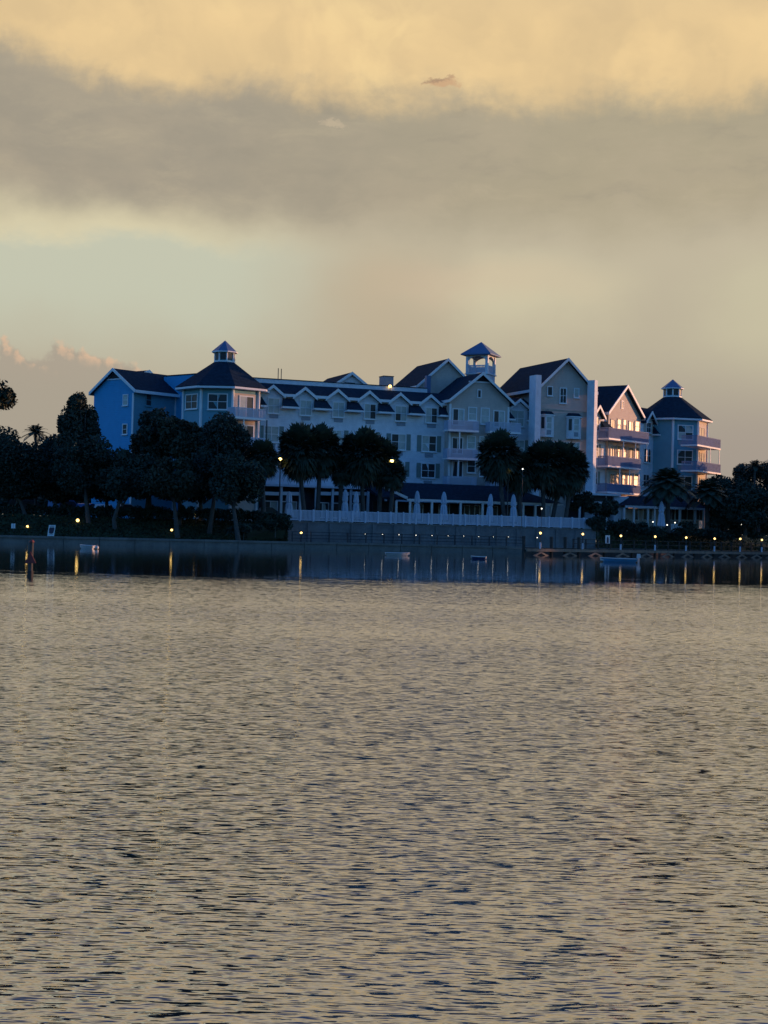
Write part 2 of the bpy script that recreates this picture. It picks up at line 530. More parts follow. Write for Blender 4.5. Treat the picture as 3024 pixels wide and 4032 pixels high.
# revetment that carries on behind the dock
mb = MB()
for i in range(3, 7):
    p, q = shore[i], shore[i + 1]
    w = Vector((-0.62, 0.78, 0)) * 0.4
    mb.hexa([z(p, -1), z(q, -1), z(q + w, -1), z(p + w, -1), z(p, PZ - .03), z(q, PZ - .03), z(q + w, PZ - .03), z(p + w, PZ - .03)])
tag(mb.build('bulkhead', M['darkwood']), 'dark timber bulkhead in the shade behind the dock', 'bulkhead')

# retaining wall of the terrace
rw = thing('retaining_wall', FT.W(0, 0, PZ), 'grey block retaining wall holding up the hotel terrace', 'retaining wall')
mb = MB().box(FT, wl, wr, -0.35, 0.1, PZ - 0.1, GZ); mb.box(FT, wr - 0.4, wr, -9, -0.36, PZ, GZ - .004); mb.build('wall_face', M['block'], rw)
mb = MB().box(FT, wl - 0.05, wr + 0.06, -0.4, 0.16, GZ + 0.004, GZ + 0.12); mb.build('coping', M['concrete'], rw)
mb = MB()
for i in range(1, 15):
    u = wl + (wr - wl) * i / 15
    mb = MB().box(FT, u - 0.2, u + 0.2, 0.105, 0.2, PZ, GZ - 0.05); mb.build('pilaster', M['block'], rw)

# white picket fence on the terrace
fz0, fz1 = GZ + 0.12, GZ + 1.22
fe = thing('terrace_fence', FT.W(0, 0, fz0), 'long pale picket fence along the top of the retaining wall', 'fence')
nb = int((wr - wl) / 1.3)
for i in range(nb + 1):
    u = wl + (wr - wl) * i / nb
    MB().box(FT, u - 0.07, u + 0.07, -0.2, -0.06, fz0, fz1 + 0.08).build('post', M['rail'], fe)
    if i < nb:
        w = (wr - wl) / nb
        mb = MB().box(FT, u + 0.075, u + w - 0.075, -0.16, -0.10, fz1 - 0.07, fz1)
        mb.box(FT, u + 0.075, u + w - 0.075, -0.16, -0.10, fz0 + 0.08, fz0 + 0.15)
        for j in range(9):
            q = u + 0.075 + (w - 0.15) * (j + 0.5) / 9
            mb.box(FT, q - 0.043, q + 0.043, -0.15, -0.11, fz0 + 0.151, fz1 - 0.071)
        mb.build('picket_panel', M['rail'], fe, kind='stuff')

# dark rail along the promenade in front of the retaining wall
FP = Fac(FS.W(0, -2.2, 0).x, FS.W(0, -2.2, 0).y, 18.5)
pr = thing('promenade_rail', FP.W(-10, 0, PZ), 'dark low post and rail barrier on the promenade below the terrace', 'railing')
for i in range(14):
    MB().box(FP, -23 + i * 1.85 - 0.05, -23 + i * 1.85 + 0.05, -0.05, 0.05, PZ - 0.02, PZ + 1.0).build('post', M['metal'], pr)
for h in (0.35, 0.66, 0.96):
    MB().box(FP, -23.1, 1.15, -0.03, 0.03, PZ + h - 0.03, PZ + h + 0.03).build('rail', M['metal'], pr)

# ------------------------------------------------------------------ the hotel
hotel = thing('hotel_building', (0, 168, GZ), 'large pale four storey waterfront hotel with gables, dormers, cupolas and a belvedere', 'hotel')
HP = hotel


def window(F, d, R, cols=2, rows=2, panes='d', shut=0.0, parent=None, frame='trim', name='window', sill=True):
    """R = u0,u1,z0,z1 of the glazed opening; panes: one letter per pane (dark, curtained) repeated"""
    u0, u1, z0, z1 = R
    c, b, mz = 0.11, 0.028, (z0 + z1) / 2
    mb = MB()
    mb.box(F, u0 - c, u0, d - .06, d + .07, z0 - c, z1 + c); mb.box(F, u1, u1 + c, d - .06, d + .07, z0 - c, z1 + c)
    mb.box(F, u0 + .001, u1 - .001, d - .06, d + .065, z1, z1 + c - .002); mb.box(F, u0 + .001, u1 - .001, d - .06, d + .065, z0 - c + .002, z0)
    for i in range(1, cols):
        u = u0 + (u1 - u0) * i / cols
        mb.box(F, u - b, u + b, d - .06, d + .055, z0 + .001, z1 - .001)
    for j in range(1, rows):
        h = z0 + (z1 - z0) * j / rows
        mb.box(F, u0 + .001, u1 - .001, d - .06, d + .05, h - b, h + b)
    fr = mb.build(name, M[frame], parent or HP)
    k = 0
    for j in range(rows - 1, -1, -1):
        for i in range(cols):
            a0, a1 = u0 + (u1 - u0) * i / cols, u0 + (u1 - u0) * (i + 1) / cols
            h0, h1 = z0 + (z1 - z0) * j / rows, z0 + (z1 - z0) * (j + 1) / rows
            t1, t2 = rnd.uniform(-.026, .026), rnd.uniform(-.022, .022)
            if i > 0: a0 += b
            if i < cols - 1: a1 -= b
            if j > 0: h0 += b
            if j < rows - 1: h1 -= b
            q = MB().hexa([F.W(a0, d - .05, h0), F.W(a1, d - .05, h0), F.W(a1, d + .02 + t1, h0), F.W(a0, d + .02 - t1, h0),
                           F.W(a0, d - .05, h1), F.W(a1, d - .05, h1), F.W(a1, d + .02 + t1 + t2, h1), F.W(a0, d + .02 - t1 + t2, h1)])
            q.build('pane', M['curtain' if panes[k % len(panes)] == 'c' else 'glass'], fr)
            k += 1
    if sill: MB().box(F, u0 - c - .05, u1 + c + .05, d + .072, d + .16, z0 - c - .06, z0 - c + .02).build('sill', M[frame], fr)
    if shut:
        for a, q in ((u0 - c - .02 - shut, u0 - c - .02), (u1 + c + .02, u1 + c + .02 + shut)):
            MB().box(F, a, q, d - .02, d + .05, z0 - c * .7, z1 + c * .7).build('shutter', M['shutter'], fr)
    return fr


def vent(F, d, R): return MB().box(F, R[0], R[1], d - .05, d + .04, R[2], R[3]).build('air_conditioner', M['ac'], HP)


def balcony(F, d, R, depth, posts=(), zfloor=None, postz=None, rail='rail', sides=True):
    """R = u0,u1,z0(bottom),z1(rail top) measured on the front of the balcony"""
    u0, u1, z0, z1 = R
    fl = MB().box(F, u0, u1, d - .1, d + depth, z0, z0 + .18).build('balcony', M['trim'], HP)
    mb = MB()
    zr0, zr1 = z0 + .182, z1
    D = d + depth
    mb.box(F, u0, u1, D - .09, D - .02, zr1 - .08, zr1); mb.box(F, u0, u1, D - .09, D - .02, zr0, zr0 + .07)
    m = max(3, int((u1 - u0) / .13))
    for i in range(m + 1):
        q = u0 + .03 + (u1 - u0 - .06) * i / m
        mb.box(F, q - .035, q + .035, D - .075, D - .035, zr0 + .071, zr1 - .081)
    for e in (u0, u1 - .07):
        mb.box(F, e, e + .07, d, D - .091, zr1 - .08, zr1); mb.box(F, e, e + .07, d, D - .091, zr0, zr0 + .07)
        k = max(2, int(depth / .13))
        for i in range(k):
            q = d + .05 + (depth - .2) * i / (k - 1)
            mb.box(F, e + .015, e + .055, q - .035, q + .035, zr0 + .071, zr1 - .081)
    mb.build('railing', M[rail], fl, kind='stuff')
    for u, a, b in posts:
        MB().box(F, u - .07, u + .07, D - .16, D - .095, a, b).build('post', M['trim'], fl)
    return fl


def gable_roof(F, ul, zl, ua, za, ur, zr, d0, d1, th=.22, over=0.0, fascia=True):
    """two pitched slabs with white rake boards; d0 = front edge, d1 = back end"""
    e = MB().prism(F, [(ul, zl), (ua, za), (ua, za - th), (ul, zl - th)], d0, d1)
    e.prism(F, [(ua + .001, za), (ur, zr), (ur, zr - th), (ua + .001, za - th)], d0, d1)
    r = e.build('roof', M['roof'], HP)
    t = .30
    mb = MB().prism(F, [(ul - .03, zl + .04), (ua, za + .05), (ua, za - t), (ul - .03, zl - t)], d0 + .002, d0 + .09)
    mb.build('rake_board', M['trim'], r)
    mb = MB().prism(F, [(ua + .002, za + .05), (ur + .03, zr + .04), (ur + .03, zr - t), (ua + .002, za - t)], d0 + .002, d0 + .09)
    mb.build('rake_board', M['trim'], r)
    if fascia:
        MB().box(F, ul - .1, ul - .032, d1, d0, zl - .3, zl + .02).build('fascia', M['trim'], r)
        MB().box(F, ur + .032, ur + .1, d1, d0, zr - .3, zr + .02).build('fascia', M['trim'], r)
    return r


def under(u, ul, zl, ua, za, ur, zr):
    return zl + (za - zl) * (u - ul) / (ua - ul) if u < ua else za + (zr - za) * (u - ua) / (ur - ua)


def wall_gable(F, u0, u1, G, d0, d1, m, zb=GZ, name='wall'):
    ul, zl, ua, za, ur, zr = G
    return MB().prism(F, [(u0, zb), (u1, zb), (u1, under(u1, *G) - .23), (ua, za - .23), (u0, under(u0, *G) - .23)], d0, d1).build(name, M[m], HP)


def corner_board(F, u, d, z0, z1, w=.12):
    return MB().box(F, u - w, u + w, d - .05, d + .05, z0, z1).build('corner_board', M['trim'], HP)


# ---- long dormered wing
F1 = Fac(at(1400, 1800, 166).x, 166, 21)
z_e = (F1.uv(1140, 1559)[1] + F1.uv(1640, 1586)[1]) / 2
z_t = (F1.uv(1140, 1517, -3)[1] + F1.uv(1600, 1538, -3)[1]) / 2
uL, uR = F1.uv(1022, 1700)[0], F1.uv(2128, 1700)[0]
MB().box(F1, uL, uR, -9, 0, GZ, z_e - .12).build('wall', M['white'], HP)
slope1 = (z_t - z_e - .12) / 3.4
MB().prof(F1, [(.0, z_e - .1), (.0, z_e + .12 + .4 * slope1), (-3.0, z_t), (-8.8, z_t), (-8.8, z_e - .1)], uL + .5, uR).build('roof', M['roof'], HP)
zp = (F1.uv(1140, 1500, -3)[1] + F1.uv(1600, 1523, -3)[1]) / 2
u_pe = F1.uv(1683, 1520, -3)[0]
MB().box(F1, uL - 1, u_pe, -3.4, -3.02, z_t - .3, zp).build('parapet', M['white'], HP)
MB().box(F1, uL - 1.05, u_pe, -3.5, -2.97, zp + .003, zp + .09).build('parapet_cap', M['roof'], HP)
DORM = [(1076.7, 1516), (1203, 1524.5), (1331.5, 1532), (1456, 1539), (1577.5, 1547), (1697.5, 1554), (2049, 1571)]
p2 = ['cccc', 'cccc', 'cccc', 'cdcd', 'ccdc', 'cdcd', 'cccc']
p3 = ['cccc', 'cdcc', 'cccc', 'cccd', 'dcdc', 'cdcd', 'cdcc']
ucs = []
for i, (ax, ay) in enumerate(DORM):
    ua, za = F1.uv(ax, ay, .42)
    ua = F1.uv(ax, ay, .42)[0]; ucs.append(ua)
    hw, dr = 1.36, 1.06
    G = (ua - hw, za - dr, ua, za, ua + hw, za - dr)
    wall_gable(F1, ua - 1.14, ua + 1.14, G, -2.4, .05, 'white', zb=z_e - 1.2, name='dormer')
    gable_roof(F1, *G, .42, -3.2, th=.16, fascia=False)
    cx = ax + 1
    if i in (6,):
        window(F1, .05, F1.rect(.05, 2014, 1618, 2061, 1677), 2, 2, 'cccc'); continue
    R = F1.rect(.05, cx - 21, ay + 54, cx + 21, ay + 109)
    window(F1, .05, R, 2, 2, p2[i])
    vent(F1, .02, F1.rect(0, cx - 17, ay + 115, cx + 17, ay + 130))
    window(F1, 0, F1.rect(0, ax - 35, ay + 164, ax + 18, ay + 222), 2, 2, p3[i], shut=.5)
    vent(F1, .02, F1.rect(0, ax - 25, ay + 231, ax + 7, ay + 246))
    window(F1, 0, F1.rect(0, ax - 37, ay + 273, ax + 13, ay + 325), 2, 2, ['cddc', 'dcdc', 'cccc', 'ccdd', 'dcdd', 'dddd'][i % 6], shut=.5)
    vent(F1, .02, F1.rect(0, ax - 29, ay + 339, ax + 3, ay + 353))
window(F1, 0, F1.rect(0, 2024, 1735, 2062, 1790), 2, 2, 'cccc', shut=.45)
# skirt roofs between the dormers
zt = z_e - .28
zb = (F1.uv(1140, 1600, .95)[1] + F1.uv(1640, 1628, .95)[1]) / 2
ends = [uL] + ucs[:6] + [F1.uv(1752, 1640)[0]]
spans = [(ends[i] + (1.18 if i > 0 else 0), ends[i + 1] - (1.18 if i < 6 else 0)) for i in range(7)]
spans += [(ucs[6] - 1.9, ucs[6] - 1.2), (ucs[6] + 1.2, F1.uv(2100, 1640)[0])]
for a, b in spans:
    ev = MB().prof(F1, [(.40, z_e - .1), (.40, z_e + .12), (.003, z_e + .12 + .4 * slope1), (.003, z_e - .1)], a, b).build('eave', M['roof'], HP)
    MB().prof(F1, [(.405, z_e - .16), (.48, z_e - .16), (.48, z_e + .14), (.405, z_e + .14)], a - .05, b + .05).build('fascia', M['trim'], ev)
    p = [F1.W(a, 0, zb), F1.W(b, 0, zb), F1.W(b + .38, .95, zb), F1.W(a - .2, .95, zb),
         F1.W(a, 0, zt), F1.W(b, 0, zt), F1.W(b, .06, zt), F1.W(a, .06, zt)]
    sk = MB().hexa(p).build('skirt_roof', M['roof'], HP)
    MB().box(F1, a - .24, b + .42, .1, 1.0, zb - .2, zb - .004).build('fascia', M['trim'], sk)
# ground floor of the wing: beams and posts before a flat panel painted as porch shade
zg = F1.uv(1300, 1923, .3)[1]
MB().box(F1, uL, F1.uv(1560, 1930)[0], .003, .05, GZ, zg).build('porch_shade_panel', M['dark'], HP, label='flat ground floor panel painted dark as porch shade')
MB().box(F1, uL, F1.uv(1560, 1930)[0], .052, .9, zg, zg + .25).build('porch_beam', M['white'], HP)
for px in (1036, 1108, 1183, 1245, 1310, 1382, 1450, 1520):
    u = F1.uv(px, 1960, .7)[0]
    MB().box(F1, u - .12, u + .12, .5, .74, GZ, zg - .003).build('porch_post', M['trim'], HP)
for i, (pa, pb) in enumerate(((1042, 1102), (1114, 1177), (1250, 1304), (1316, 1376), (1388, 1444))):
    a, b = F1.uv(pa, 1940, .7)[0], F1.uv(pb, 1940, .7)[0]
    h = F1.uv(pa, 1941, .7)[1]
    MB().box(F1, a, b, .55, .68, h - .22, h + .15).build('porch_rail_beam', M['trim'], HP)
    window(F1, .05, (a + .1, b - .1, GZ + .7, GZ + 2.2), 2, 1, 'dc', sill=False)

# ---- octagonal tower at the left end
def oct_face(cx, cy, R, a):
    r = R * math.cos(PI / 8)
    return Fac(cx + r * math.sin(math.radians(a)), cy - r * math.cos(math.radians(a)), a)


def tower(px, Y, a0, R, Re, ze, zt, zc, zcr, zap, m):
    P = at(px, 1600, Y); cx, cy = P.x, P.y
    rot = a0 - 22.5
    MB().ngon(cx, cy, R, rot, GZ, ze).build('tower_wall', M[m], HP)
    rf = MB().ngon(cx, cy, Re, rot, ze + .003, ze + .10).ngon(cx, cy, Re, rot, ze + .1, zt, 1.15).build('tower_roof', M['roof'], HP)
    MB().ngon(cx, cy, Re + .04, rot, ze - .2, ze).build('eave_board', M['trim'], rf)
    for k in range(8):
        a = math.radians(rot + 45 * k)
        x, y = cx + (R + .02) * math.sin(a), cy - (R + .02) * math.cos(a)
        MB().ngon(x, y, .15, 0, GZ, ze - .203).build('corner_board', M['trim'], HP)
    MB().ngon(cx, cy, 1.16, rot, zt - .3, zt + .14).build('cupola_base', M['trim'], HP)
    cu = MB().ngon(cx, cy, 1.04, rot, zt + .143, zc).build('cupola', M['teal'], HP)
    for k in range(8):
        a = math.radians(rot + 45 * k)
        MB().ngon(cx + 1.06 * math.sin(a), cy - 1.06 * math.cos(a), .09, 0, zt + .143, zc).build('cupola_post', M['trim'], cu)
        Fc = oct_face(cx, cy, 1.06, a0 + 45 * k)
        MB().box(Fc, -.28, .28, -.04, .03, zt + .25, zc - .08).build('pane', M['glass'], cu)
    cr = MB().ngon(cx, cy, 1.40, rot, zc + .12, zap, .03).build('cupola_roof', M['metalroof'], HP)
    MB().ngon(cx, cy, 1.42, rot, zc + .003, zc + .118).build('eave_board', M['trim'], cr)
    return cx, cy


T1 = tower(880, 162, -4, 4.31, 5.2, at(880, 1521, 157.4).z, at(880, 1424, 161).z, at(880, 1386, 161).z, 0, at(880, 1341, 162).z, 'teal')
FA = oct_face(*T1, 4.31, -4); FB = oct_face(*T1, 4.31, 41); FC = oct_face(*T1, 4.31, -49)
window(FA, 0, FA.rect(0, 822, 1553, 893, 1610), 2, 2, 'dddd')
window(FA, 0, FA.rect(0, 822, 1668, 893, 1725), 2, 2, 'dddd')
window(FC, 0, FC.rect(0, 734, 1555, 777, 1608), 2, 2, 'dddd')
MB().box(FB, -1.45, 1.45, .003, .02, GZ, at(960, 1530, 153).z).build('tower_panel', M['tan'], HP)
for dy in (0, 114):
    window(FB, .02, FB.rect(.02, 944, 1563 + dy, 995, 1645 + dy), 2, 1, 'cd', name='balcony_door', sill=False)
    R = FB.rect(1.5, 927, 1607 + dy, 1046, 1652 + dy)
    balcony(FB, .0, R, 1.5, posts=[(FB.uv(962, 1700, 1.5)[0], R[2] - 2.2, R[2])])
# drainpipe
u = F1.uv(1049, 1700)[0]
MB().box(F1, u - .04, u + .04, .06, .14, GZ + 1, F1.uv(1049, 1655)[1]).build('downpipe', M['metal'], HP)

# ---- gabled wing at the far left
P = at(528, 1546, 165)
FG = Fac(P.x, P.y, -40); FH = Fac(P.x, P.y, 50)
ua, za = FG.uv(445, 1450, .35)
ul, zl = FG.uv(352, 1540, .35); ur, zr = FG.uv(532, 1541, .35)
zl = zr = (zl + zr) / 2
G = (ul, zl, ua, za, ur, zr)
L1 = 6.6
wall_gable(FG, ul + .4, 0, G, -L1, 0, 'blue')
gable_roof(FG, *G, .35, -L1)
MB().box(FH, .003, L1, -.05, .02, GZ, zr - .25).build('wall', M['teal'], HP)
corner_board(FG, -.1, 0.02, GZ, zr - .3)
corner_board(FH, L1 - .6, 0.02, GZ, zr - .3)
window(FG, 0, FG.rect(0, 487, 1556, 503, 1594), 1, 2, 'cc')
window(FG, 0, FG.rect(0, 485, 1672, 500, 1708), 1, 2, 'dd')
MB().prism(FG, [(ua - 1.1, za - 1.1), (ua, za - .3), (ua + 1.1, za - 1.1)], .003, .05).build('gable_vent', M['dark'], HP)
MB().box(FG, ua - 1.3, ua + 1.3, .01, .08, za - 1.25, za - 1.103).build('gable_band', M['white'], HP)
window(FH, .02, FH.rect(.02, 575, 1554, 594, 1596), 1, 2, 'dd', frame='teal')
# link blocks between that wing and the tower
zk = at(640, 1484, 172).z
MB().box(FH, L1 + .003, L1 + 5.0, -7, -.02, GZ, zk).build('link_block', M['teal'], HP)
MB().prof(FH, [(.3, zr - .2), (.3, zr), (-3.2, zk + .3), (-3.2, zk - .2)], L1 - .02, L1 + 2.2).build('roof', M['roof'], HP)
P = at(645, 1500, 171); FK = Fac(P.x, P.y, -40)
MB().box(FK, 0, 6.5, -9, 0, GZ, zk - .06).build('link_block', M['blue'], HP)
MB().box(FK, -.05, 6.6, -9, .06, zk - .057, zk + .06).build('parapet_cap', M['roof'], HP)
ua2, za2 = FH.uv(577, 1460, -5)
gable_roof(FH, ua2 - 1.0, za2 - .3, ua2 - .3, za2, ua2 + 1.9, za2 - 1.5, -4.2, -7, th=.2, fascia=False)

# ---- roof-top gables behind the wing
def back_gable(d, A_, Lp, Rp, L, m, ventrect=None):
    ua, za = F1.uv(*A_, d); ul, zl = F1.uv(*Lp, d); ur, zr = F1.uv(*Rp, d)
    zl = zr = (zl + zr) / 2; hw = (ur - ul) / 2; ul, ur = ua - hw, ua + hw
    G = (ul, zl, ua, za, ur, zr)
    wall_gable(F1, ul + .3, ur - .3, G, d - L, d - .3, m, zb=z_e, name='gable_wall')
    gable_roof(F1, *G, d, d - L)
    return G


back_gable(-4.5, (1387, 1465), (1324, 1510), (1447, 1513), 8.6, 'white')
MB().box(F1, *[F1.uv(x, 1510, -4.7)[0] for x in (1358, 1398)], -4.85, -4.72, *[F1.uv(1378, y, -4.7)[1] for y in (1516, 1506)]).build('gable_vent', M['dark'], HP)
back_gable(-5.0, (1765, 1412), (1640, 1522), (1880, 1530), 9.5, 'tan')
R = F1.rect(-3.4, 1513, 1482, 1552, 1518)
hv = MB().box(F1, R[0], R[1], -5.0, -3.6, R[2] - .3, R[3]).build('roof_unit', M['ac'], HP)
MB().box(F1, R[0] - .05, R[1] + .05, -5.05, -3.55, R[3] + .003, R[3] + .08).build('cover', M['metal'], hv)
R = F1.rect(-3.2, 1683, 1478, 1700, 1532)
MB().box(F1, R[0], R[1], -4.0, -3.45, R[2] - .5, R[3]).build('flue', M['metalroof'], HP)

# ---- tan gabled pavilion in the middle
DP = 1.2
ua, za = F1.uv(1902.5, 1466, DP + .5)
ul, zl = F1.uv(1762, 1571, DP + .5); ur, zr = F1.uv(2020, 1590, DP + .5)
zl = zr = (zl + zr) / 2
hw = (ur - ul) / 2; ul, ur = ua - hw, ua + hw
G = (ul, zl, ua, za, ur, zr)
w0, w1 = F1.uv(1768, 1700, DP)[0], F1.uv(2003, 1700, DP)[0]
wall_gable(F1, w0, w1, G, -7, DP, 'tan')
gable_roof(F1, *G, DP + .5, -7.2)
corner_board(F1, w0 + .1, DP, GZ, zl - .4); corner_board(F1, w1 - .1, DP, GZ, zr - .4)
MB().prism(F1, [(ua - 1.15, za - .98), (ua, za - .3), (ua + 1.15, za - .98)], DP + .003, DP + .05).build('gable_vent', M['dark'], HP)
MB().box(F1, ua - 1.5, ua + 1.5, DP + .01, DP + .1, za - 1.16, za - .985).build('gable_band', M['trim'], HP)
window(F1, DP, F1.rect(DP, 1882, 1537, 1892, 1564), 1, 1, 'd', sill=False)
for dy, pat in ((0, ('dc', 'cc', 'cc', 'dc')), (113, ('dd', 'cc', 'cc', 'dc')), (206, ('dd', 'dd', 'dd', 'dd'))):
    k = 0 if dy == 0 else 5
    window(F1, DP, F1.rect(DP, 1784 - k * .5, 1612 + dy, 1824 - k, 1672 + dy), 2, 1, pat[0], name='balcony_door', sill=False)
    window(F1, DP, F1.rect(DP, 1846 - k, 1606 + dy, 1874 - k, 1653 + dy), 1, 2, pat[1])
    window(F1, DP, F1.rect(DP, 1895 - k, 1609 + dy, 1924 - k, 1668 + dy), 1, 2, pat[2])
    window(F1, DP, F1.rect(DP, 1945 - k, 1620 + dy, 1984 - k, 1680 + dy), 2, 1, pat[3], name='balcony_door', sill=False)
D = DP + 1.35
z3 = F1.uv(1820, 1923, D)[1]
for x0, x1, yt, yb in ((1766, 1886, 1656, 1700), (1930, 2052, 1663, 1707), (1762, 1881, 1767, 1811), (1930, 2046, 1774, 1816), (1761, 1877, 1876, 1924), (1930, 2040, 1882, 1926)):
    R = F1.rect(D, x0, yt, x1, yb)
    um = F1.uv((x0 + x1) / 2 - 14, yb, D)[0]
    balcony(F1, DP, R, 1.35, posts=[(um, R[2] - 1.95 if yb < 1900 else GZ, R[2] - .003)])

# ---- open belvedere with a pyramid roof
P = at(1893, 1450, 178)
bx, by, ba = P.x, P.y, -24.0
zb0, zb1, zb2 = at(1893, 1530, 178).z, at(1893, 1403, 178).z, at(1893, 1347, 178).z
FBl = Fac(bx, by, ba)
h = 1.36
MB().box(FBl, -h, h, -h, h, z_e, zb0 + .4).build('belvedere_base', M['tan'], HP)
zdeck = at(1893, 1470, 178).z - .25
MB().box(FBl, -h + .05, h - .05, -h + .05, h - .05, zb0 + .403, zdeck).build('belvedere_shaft', M['white'], HP)
rl = MB().box(FBl, -h - .1, h + .1, -h - .1, h + .1, zdeck + .003, zdeck + .12).build('belvedere_deck', M['trim'], HP)
for sx in (-1, 1):
    for sy in (-1, 1):
        MB().box(FBl, sx * (h - .16) - .16, sx * (h - .16) + .16, sy * (h - .16) - .16, sy * (h - .16) + .16, zdeck + .123, zb1).build('belvedere_post', M['white'], HP)
for k in range(4):
    Fq = Fac(bx + (h - .16) * math.sin(math.radians(ba + 90 * k)), by - (h - .16) * math.cos(math.radians(ba + 90 * k)), ba + 90 * k)
    mb = MB().box(Fq, -h + .33, h - .33, -.04, .04, zdeck + 1.0, zdeck + 1.1); mb.box(Fq, -h + .33, h - .33, -.04, .04, zdeck + .2, zdeck + .28)
    for i in range(13):
        q = -h + .4 + (2 * h - .8) * i / 12
        mb.box(Fq, q - .045, q + .045, -.025, .025, zdeck + .281, zdeck + .999)
    mb.build('railing', M['rail'], rl, kind='stuff')
    for sg in (-1, 1):
        ha = h - .33
        arc = [(sg * ha, zb1 - .12)] + [(sg * ha * math.cos(t), zb1 - .72 + .60 * math.sin(t)) for t in [i * PI / 16 for i in range(0, 8)]]
        MB().prism(Fq, arc, -.06, .06).build('arch_bracket', M['white'], HP)
    MB().box(Fq, -h + .33, h - .33, -.1, .1, zb1 - .118, zb1 - .003).build('arch_beam', M['white'], HP)
MB().ngon(bx, by, 2.62, ba + 45, zb1 + .003, zb1 + .12, n=4).ngon(bx, by, 2.62, ba + 45, zb1 + .121, zb2, .04, n=4).build('belvedere_roof', M['metalroof'], HP)

# ---- tall tan gabled block with bay windows and two chimneys
DT = 1.5
ua, za = F1.uv(2239, 1410, DT + .5)
zl = (F1.uv(2103, 1532, DT + .5)[1] + F1.uv(2338, 1540, DT + .5)[1]) / 2
ul, ur = F1.uv(2103, 1532, DT + .5)[0], F1.uv(2340, 1540, DT + .5)[0]
hw = (ur - ul) / 2; ul, ur = ua - hw, ua + hw
G = (ul, zl, ua, za, ur, zl)
w0, w1 = F1.uv(2126, 1700, DT)[0], F1.uv(2326, 1700, DT)[0]
wall_gable(F1, w0, w1, G, -10, DT, 'tan')
gable_roof(F1, *G, DT + .5, -10.5)
for x0, y0, x1, y1, c, r_, p in ((2157, 1524, 2173, 1556, 1, 1, 'd'), (2206, 1530, 2228, 1586, 2, 2, 'dddd'), (2262, 1532, 2277, 1564, 1, 1, 'c'),
                                 (2137, 1740, 2178, 1790, 3, 2, 'ccccdc'), (2242, 1745, 2280, 1795, 3, 2, 'cccccd'),
                                 (2137, 1850, 2178, 1900, 3, 2, 'dcdcdd'), (2242, 1855, 2280, 1905, 3, 2, 'dcddcd')):
    window(F1, DT, F1.rect(DT, x0, y0, x1, y1), c, r_, p)
for x0, yt, x1, yb in ((2134, 1614, 2189, 1720), (2242, 1622, 2296, 1728)):
    D = DT + .75
    ua_, ub_, zb_, zt_ = F1.rect(D, x0, yt, x1, yb)
    zt_ -= .1
    poly = lambda k, e=0: [F1.W(ua_ - e, DT - .1, k), F1.W(ub_ + e, DT - .1, k), F1.W(ub_ + e, DT + .3, k), F1.W(ub_ - .45 + e, D + e, k), F1.W(ua_ + .45 - e, D + e, k), F1.W(ua_ - e, DT + .3, k)]
    by_ = MB().loft(poly(zb_), poly(zt_ - .55)).build('bay_window', M['white'], HP)
    MB().loft(poly(zt_ - .547, .12), poly(zt_ - .40, .12)).build('trim_board', M['trim'], by_)
    MB().loft(poly(zt_ - .397, .10), [F1.W(ua_ + .2, DT - .1, zt_), F1.W(ub_ - .2, DT - .1, zt_), F1.W(ub_ - .2, DT + .05, zt_), F1.W(ub_ - .6, DT + .25, zt_), F1.W(ua_ + .6, DT + .25, zt_), F1.W(ua_ + .2, DT + .05, zt_)]).build('bay_roof', M['roof'], by_)
    zm = zb_ + (zt_ - zb_) * .32
    window(F1, D, (ua_ + .58, ub_ - .58, zm, zt_ - .72), 1, 2, 'cc', sill=False)
    MB().box(F1, ua_ + .62, ub_ - .62, D + .002, D + .04, zb_ + .28, zm - .2).build('air_conditioner', M['ac'], by_)
    pa, pb = F1.W(ua_, DT + .3, 0), F1.W(ua_ + .45, D, 0)
    dv = pb - pa
    Fs = Fac(pa.x, pa.y, math.degrees(math.atan2(dv.y, dv.x)))
    MB().box(Fs, .14, dv.length - .12, -.04, .03, zm, zt_ - .72).build('side_pane', M['glass'], by_)
MB().box(F1, w0 - .05, w1, DT + .002, DT + .06, F1.uv(2200, 1616, DT)[1], F1.uv(2200, 1612, DT)[1]).build('belt_course', M['tan'], HP)
# chimneys
R = F1.rect(DT + 1.2, 2108, 1476, 2130, 1700)
MB().box(F1, R[0], R[1], DT - .4, DT + 1.2, GZ, F1.uv(2118, 1476, DT + 1.2)[1]).build('chimney', M['white'], HP)
F2 = Fac(at(2345, 1700, 176).x, 176, 52)
c0, c1 = F2.uv(2340, 1600, 1.2)[0], F2.uv(2352, 1600, 1.2)[0]
MB().box(F2, c0, c1, .25, 1.2, GZ, F2.uv(2346, 1497, 1.2)[1]).build('chimney', M['white'], HP)

# ---- sunlit wing turned towards the right
u_e2 = F2.uv(2640, 1700)[0]
ze2 = F2.uv(2585, 1672, 0)[1]
MB().box(F2, -.5, u_e2, -8, 0, GZ, ze2).build('wall', M['white'], HP)
zr2 = F2.uv(2535, 1606, -3.5)[1]
sl2 = (zr2 - ze2 - .1) / 3.85
MB().prof(F2, [(.0, ze2 - .1), (.0, ze2 + .1 + .35 * sl2), (-3.5, zr2), (-8, zr2), (-8, ze2 - .1)], -.5, u_e2 + 1).build('roof', M['roof'], HP)
ua, za = F2.uv(2472, 1516, .75)
ul, zl = F2.uv(2396, 1617, .75); ur, zr = F2.uv(2538, 1650, .75)
zl = (zl + zr) / 2; hw = (ur - ul) / 2
G = (ua - hw, zl, ua, za, ua + hw, zl)
gw0, gw1 = F2.uv(2395, 1700, .3)[0], F2.uv(2524, 1700, .3)[0]
gw0, gw1 = max(gw0, ua - hw + .2), min(gw1, ua + hw - .2)
wall_gable(F2, gw0, gw1, G, -7, .3, 'cream')
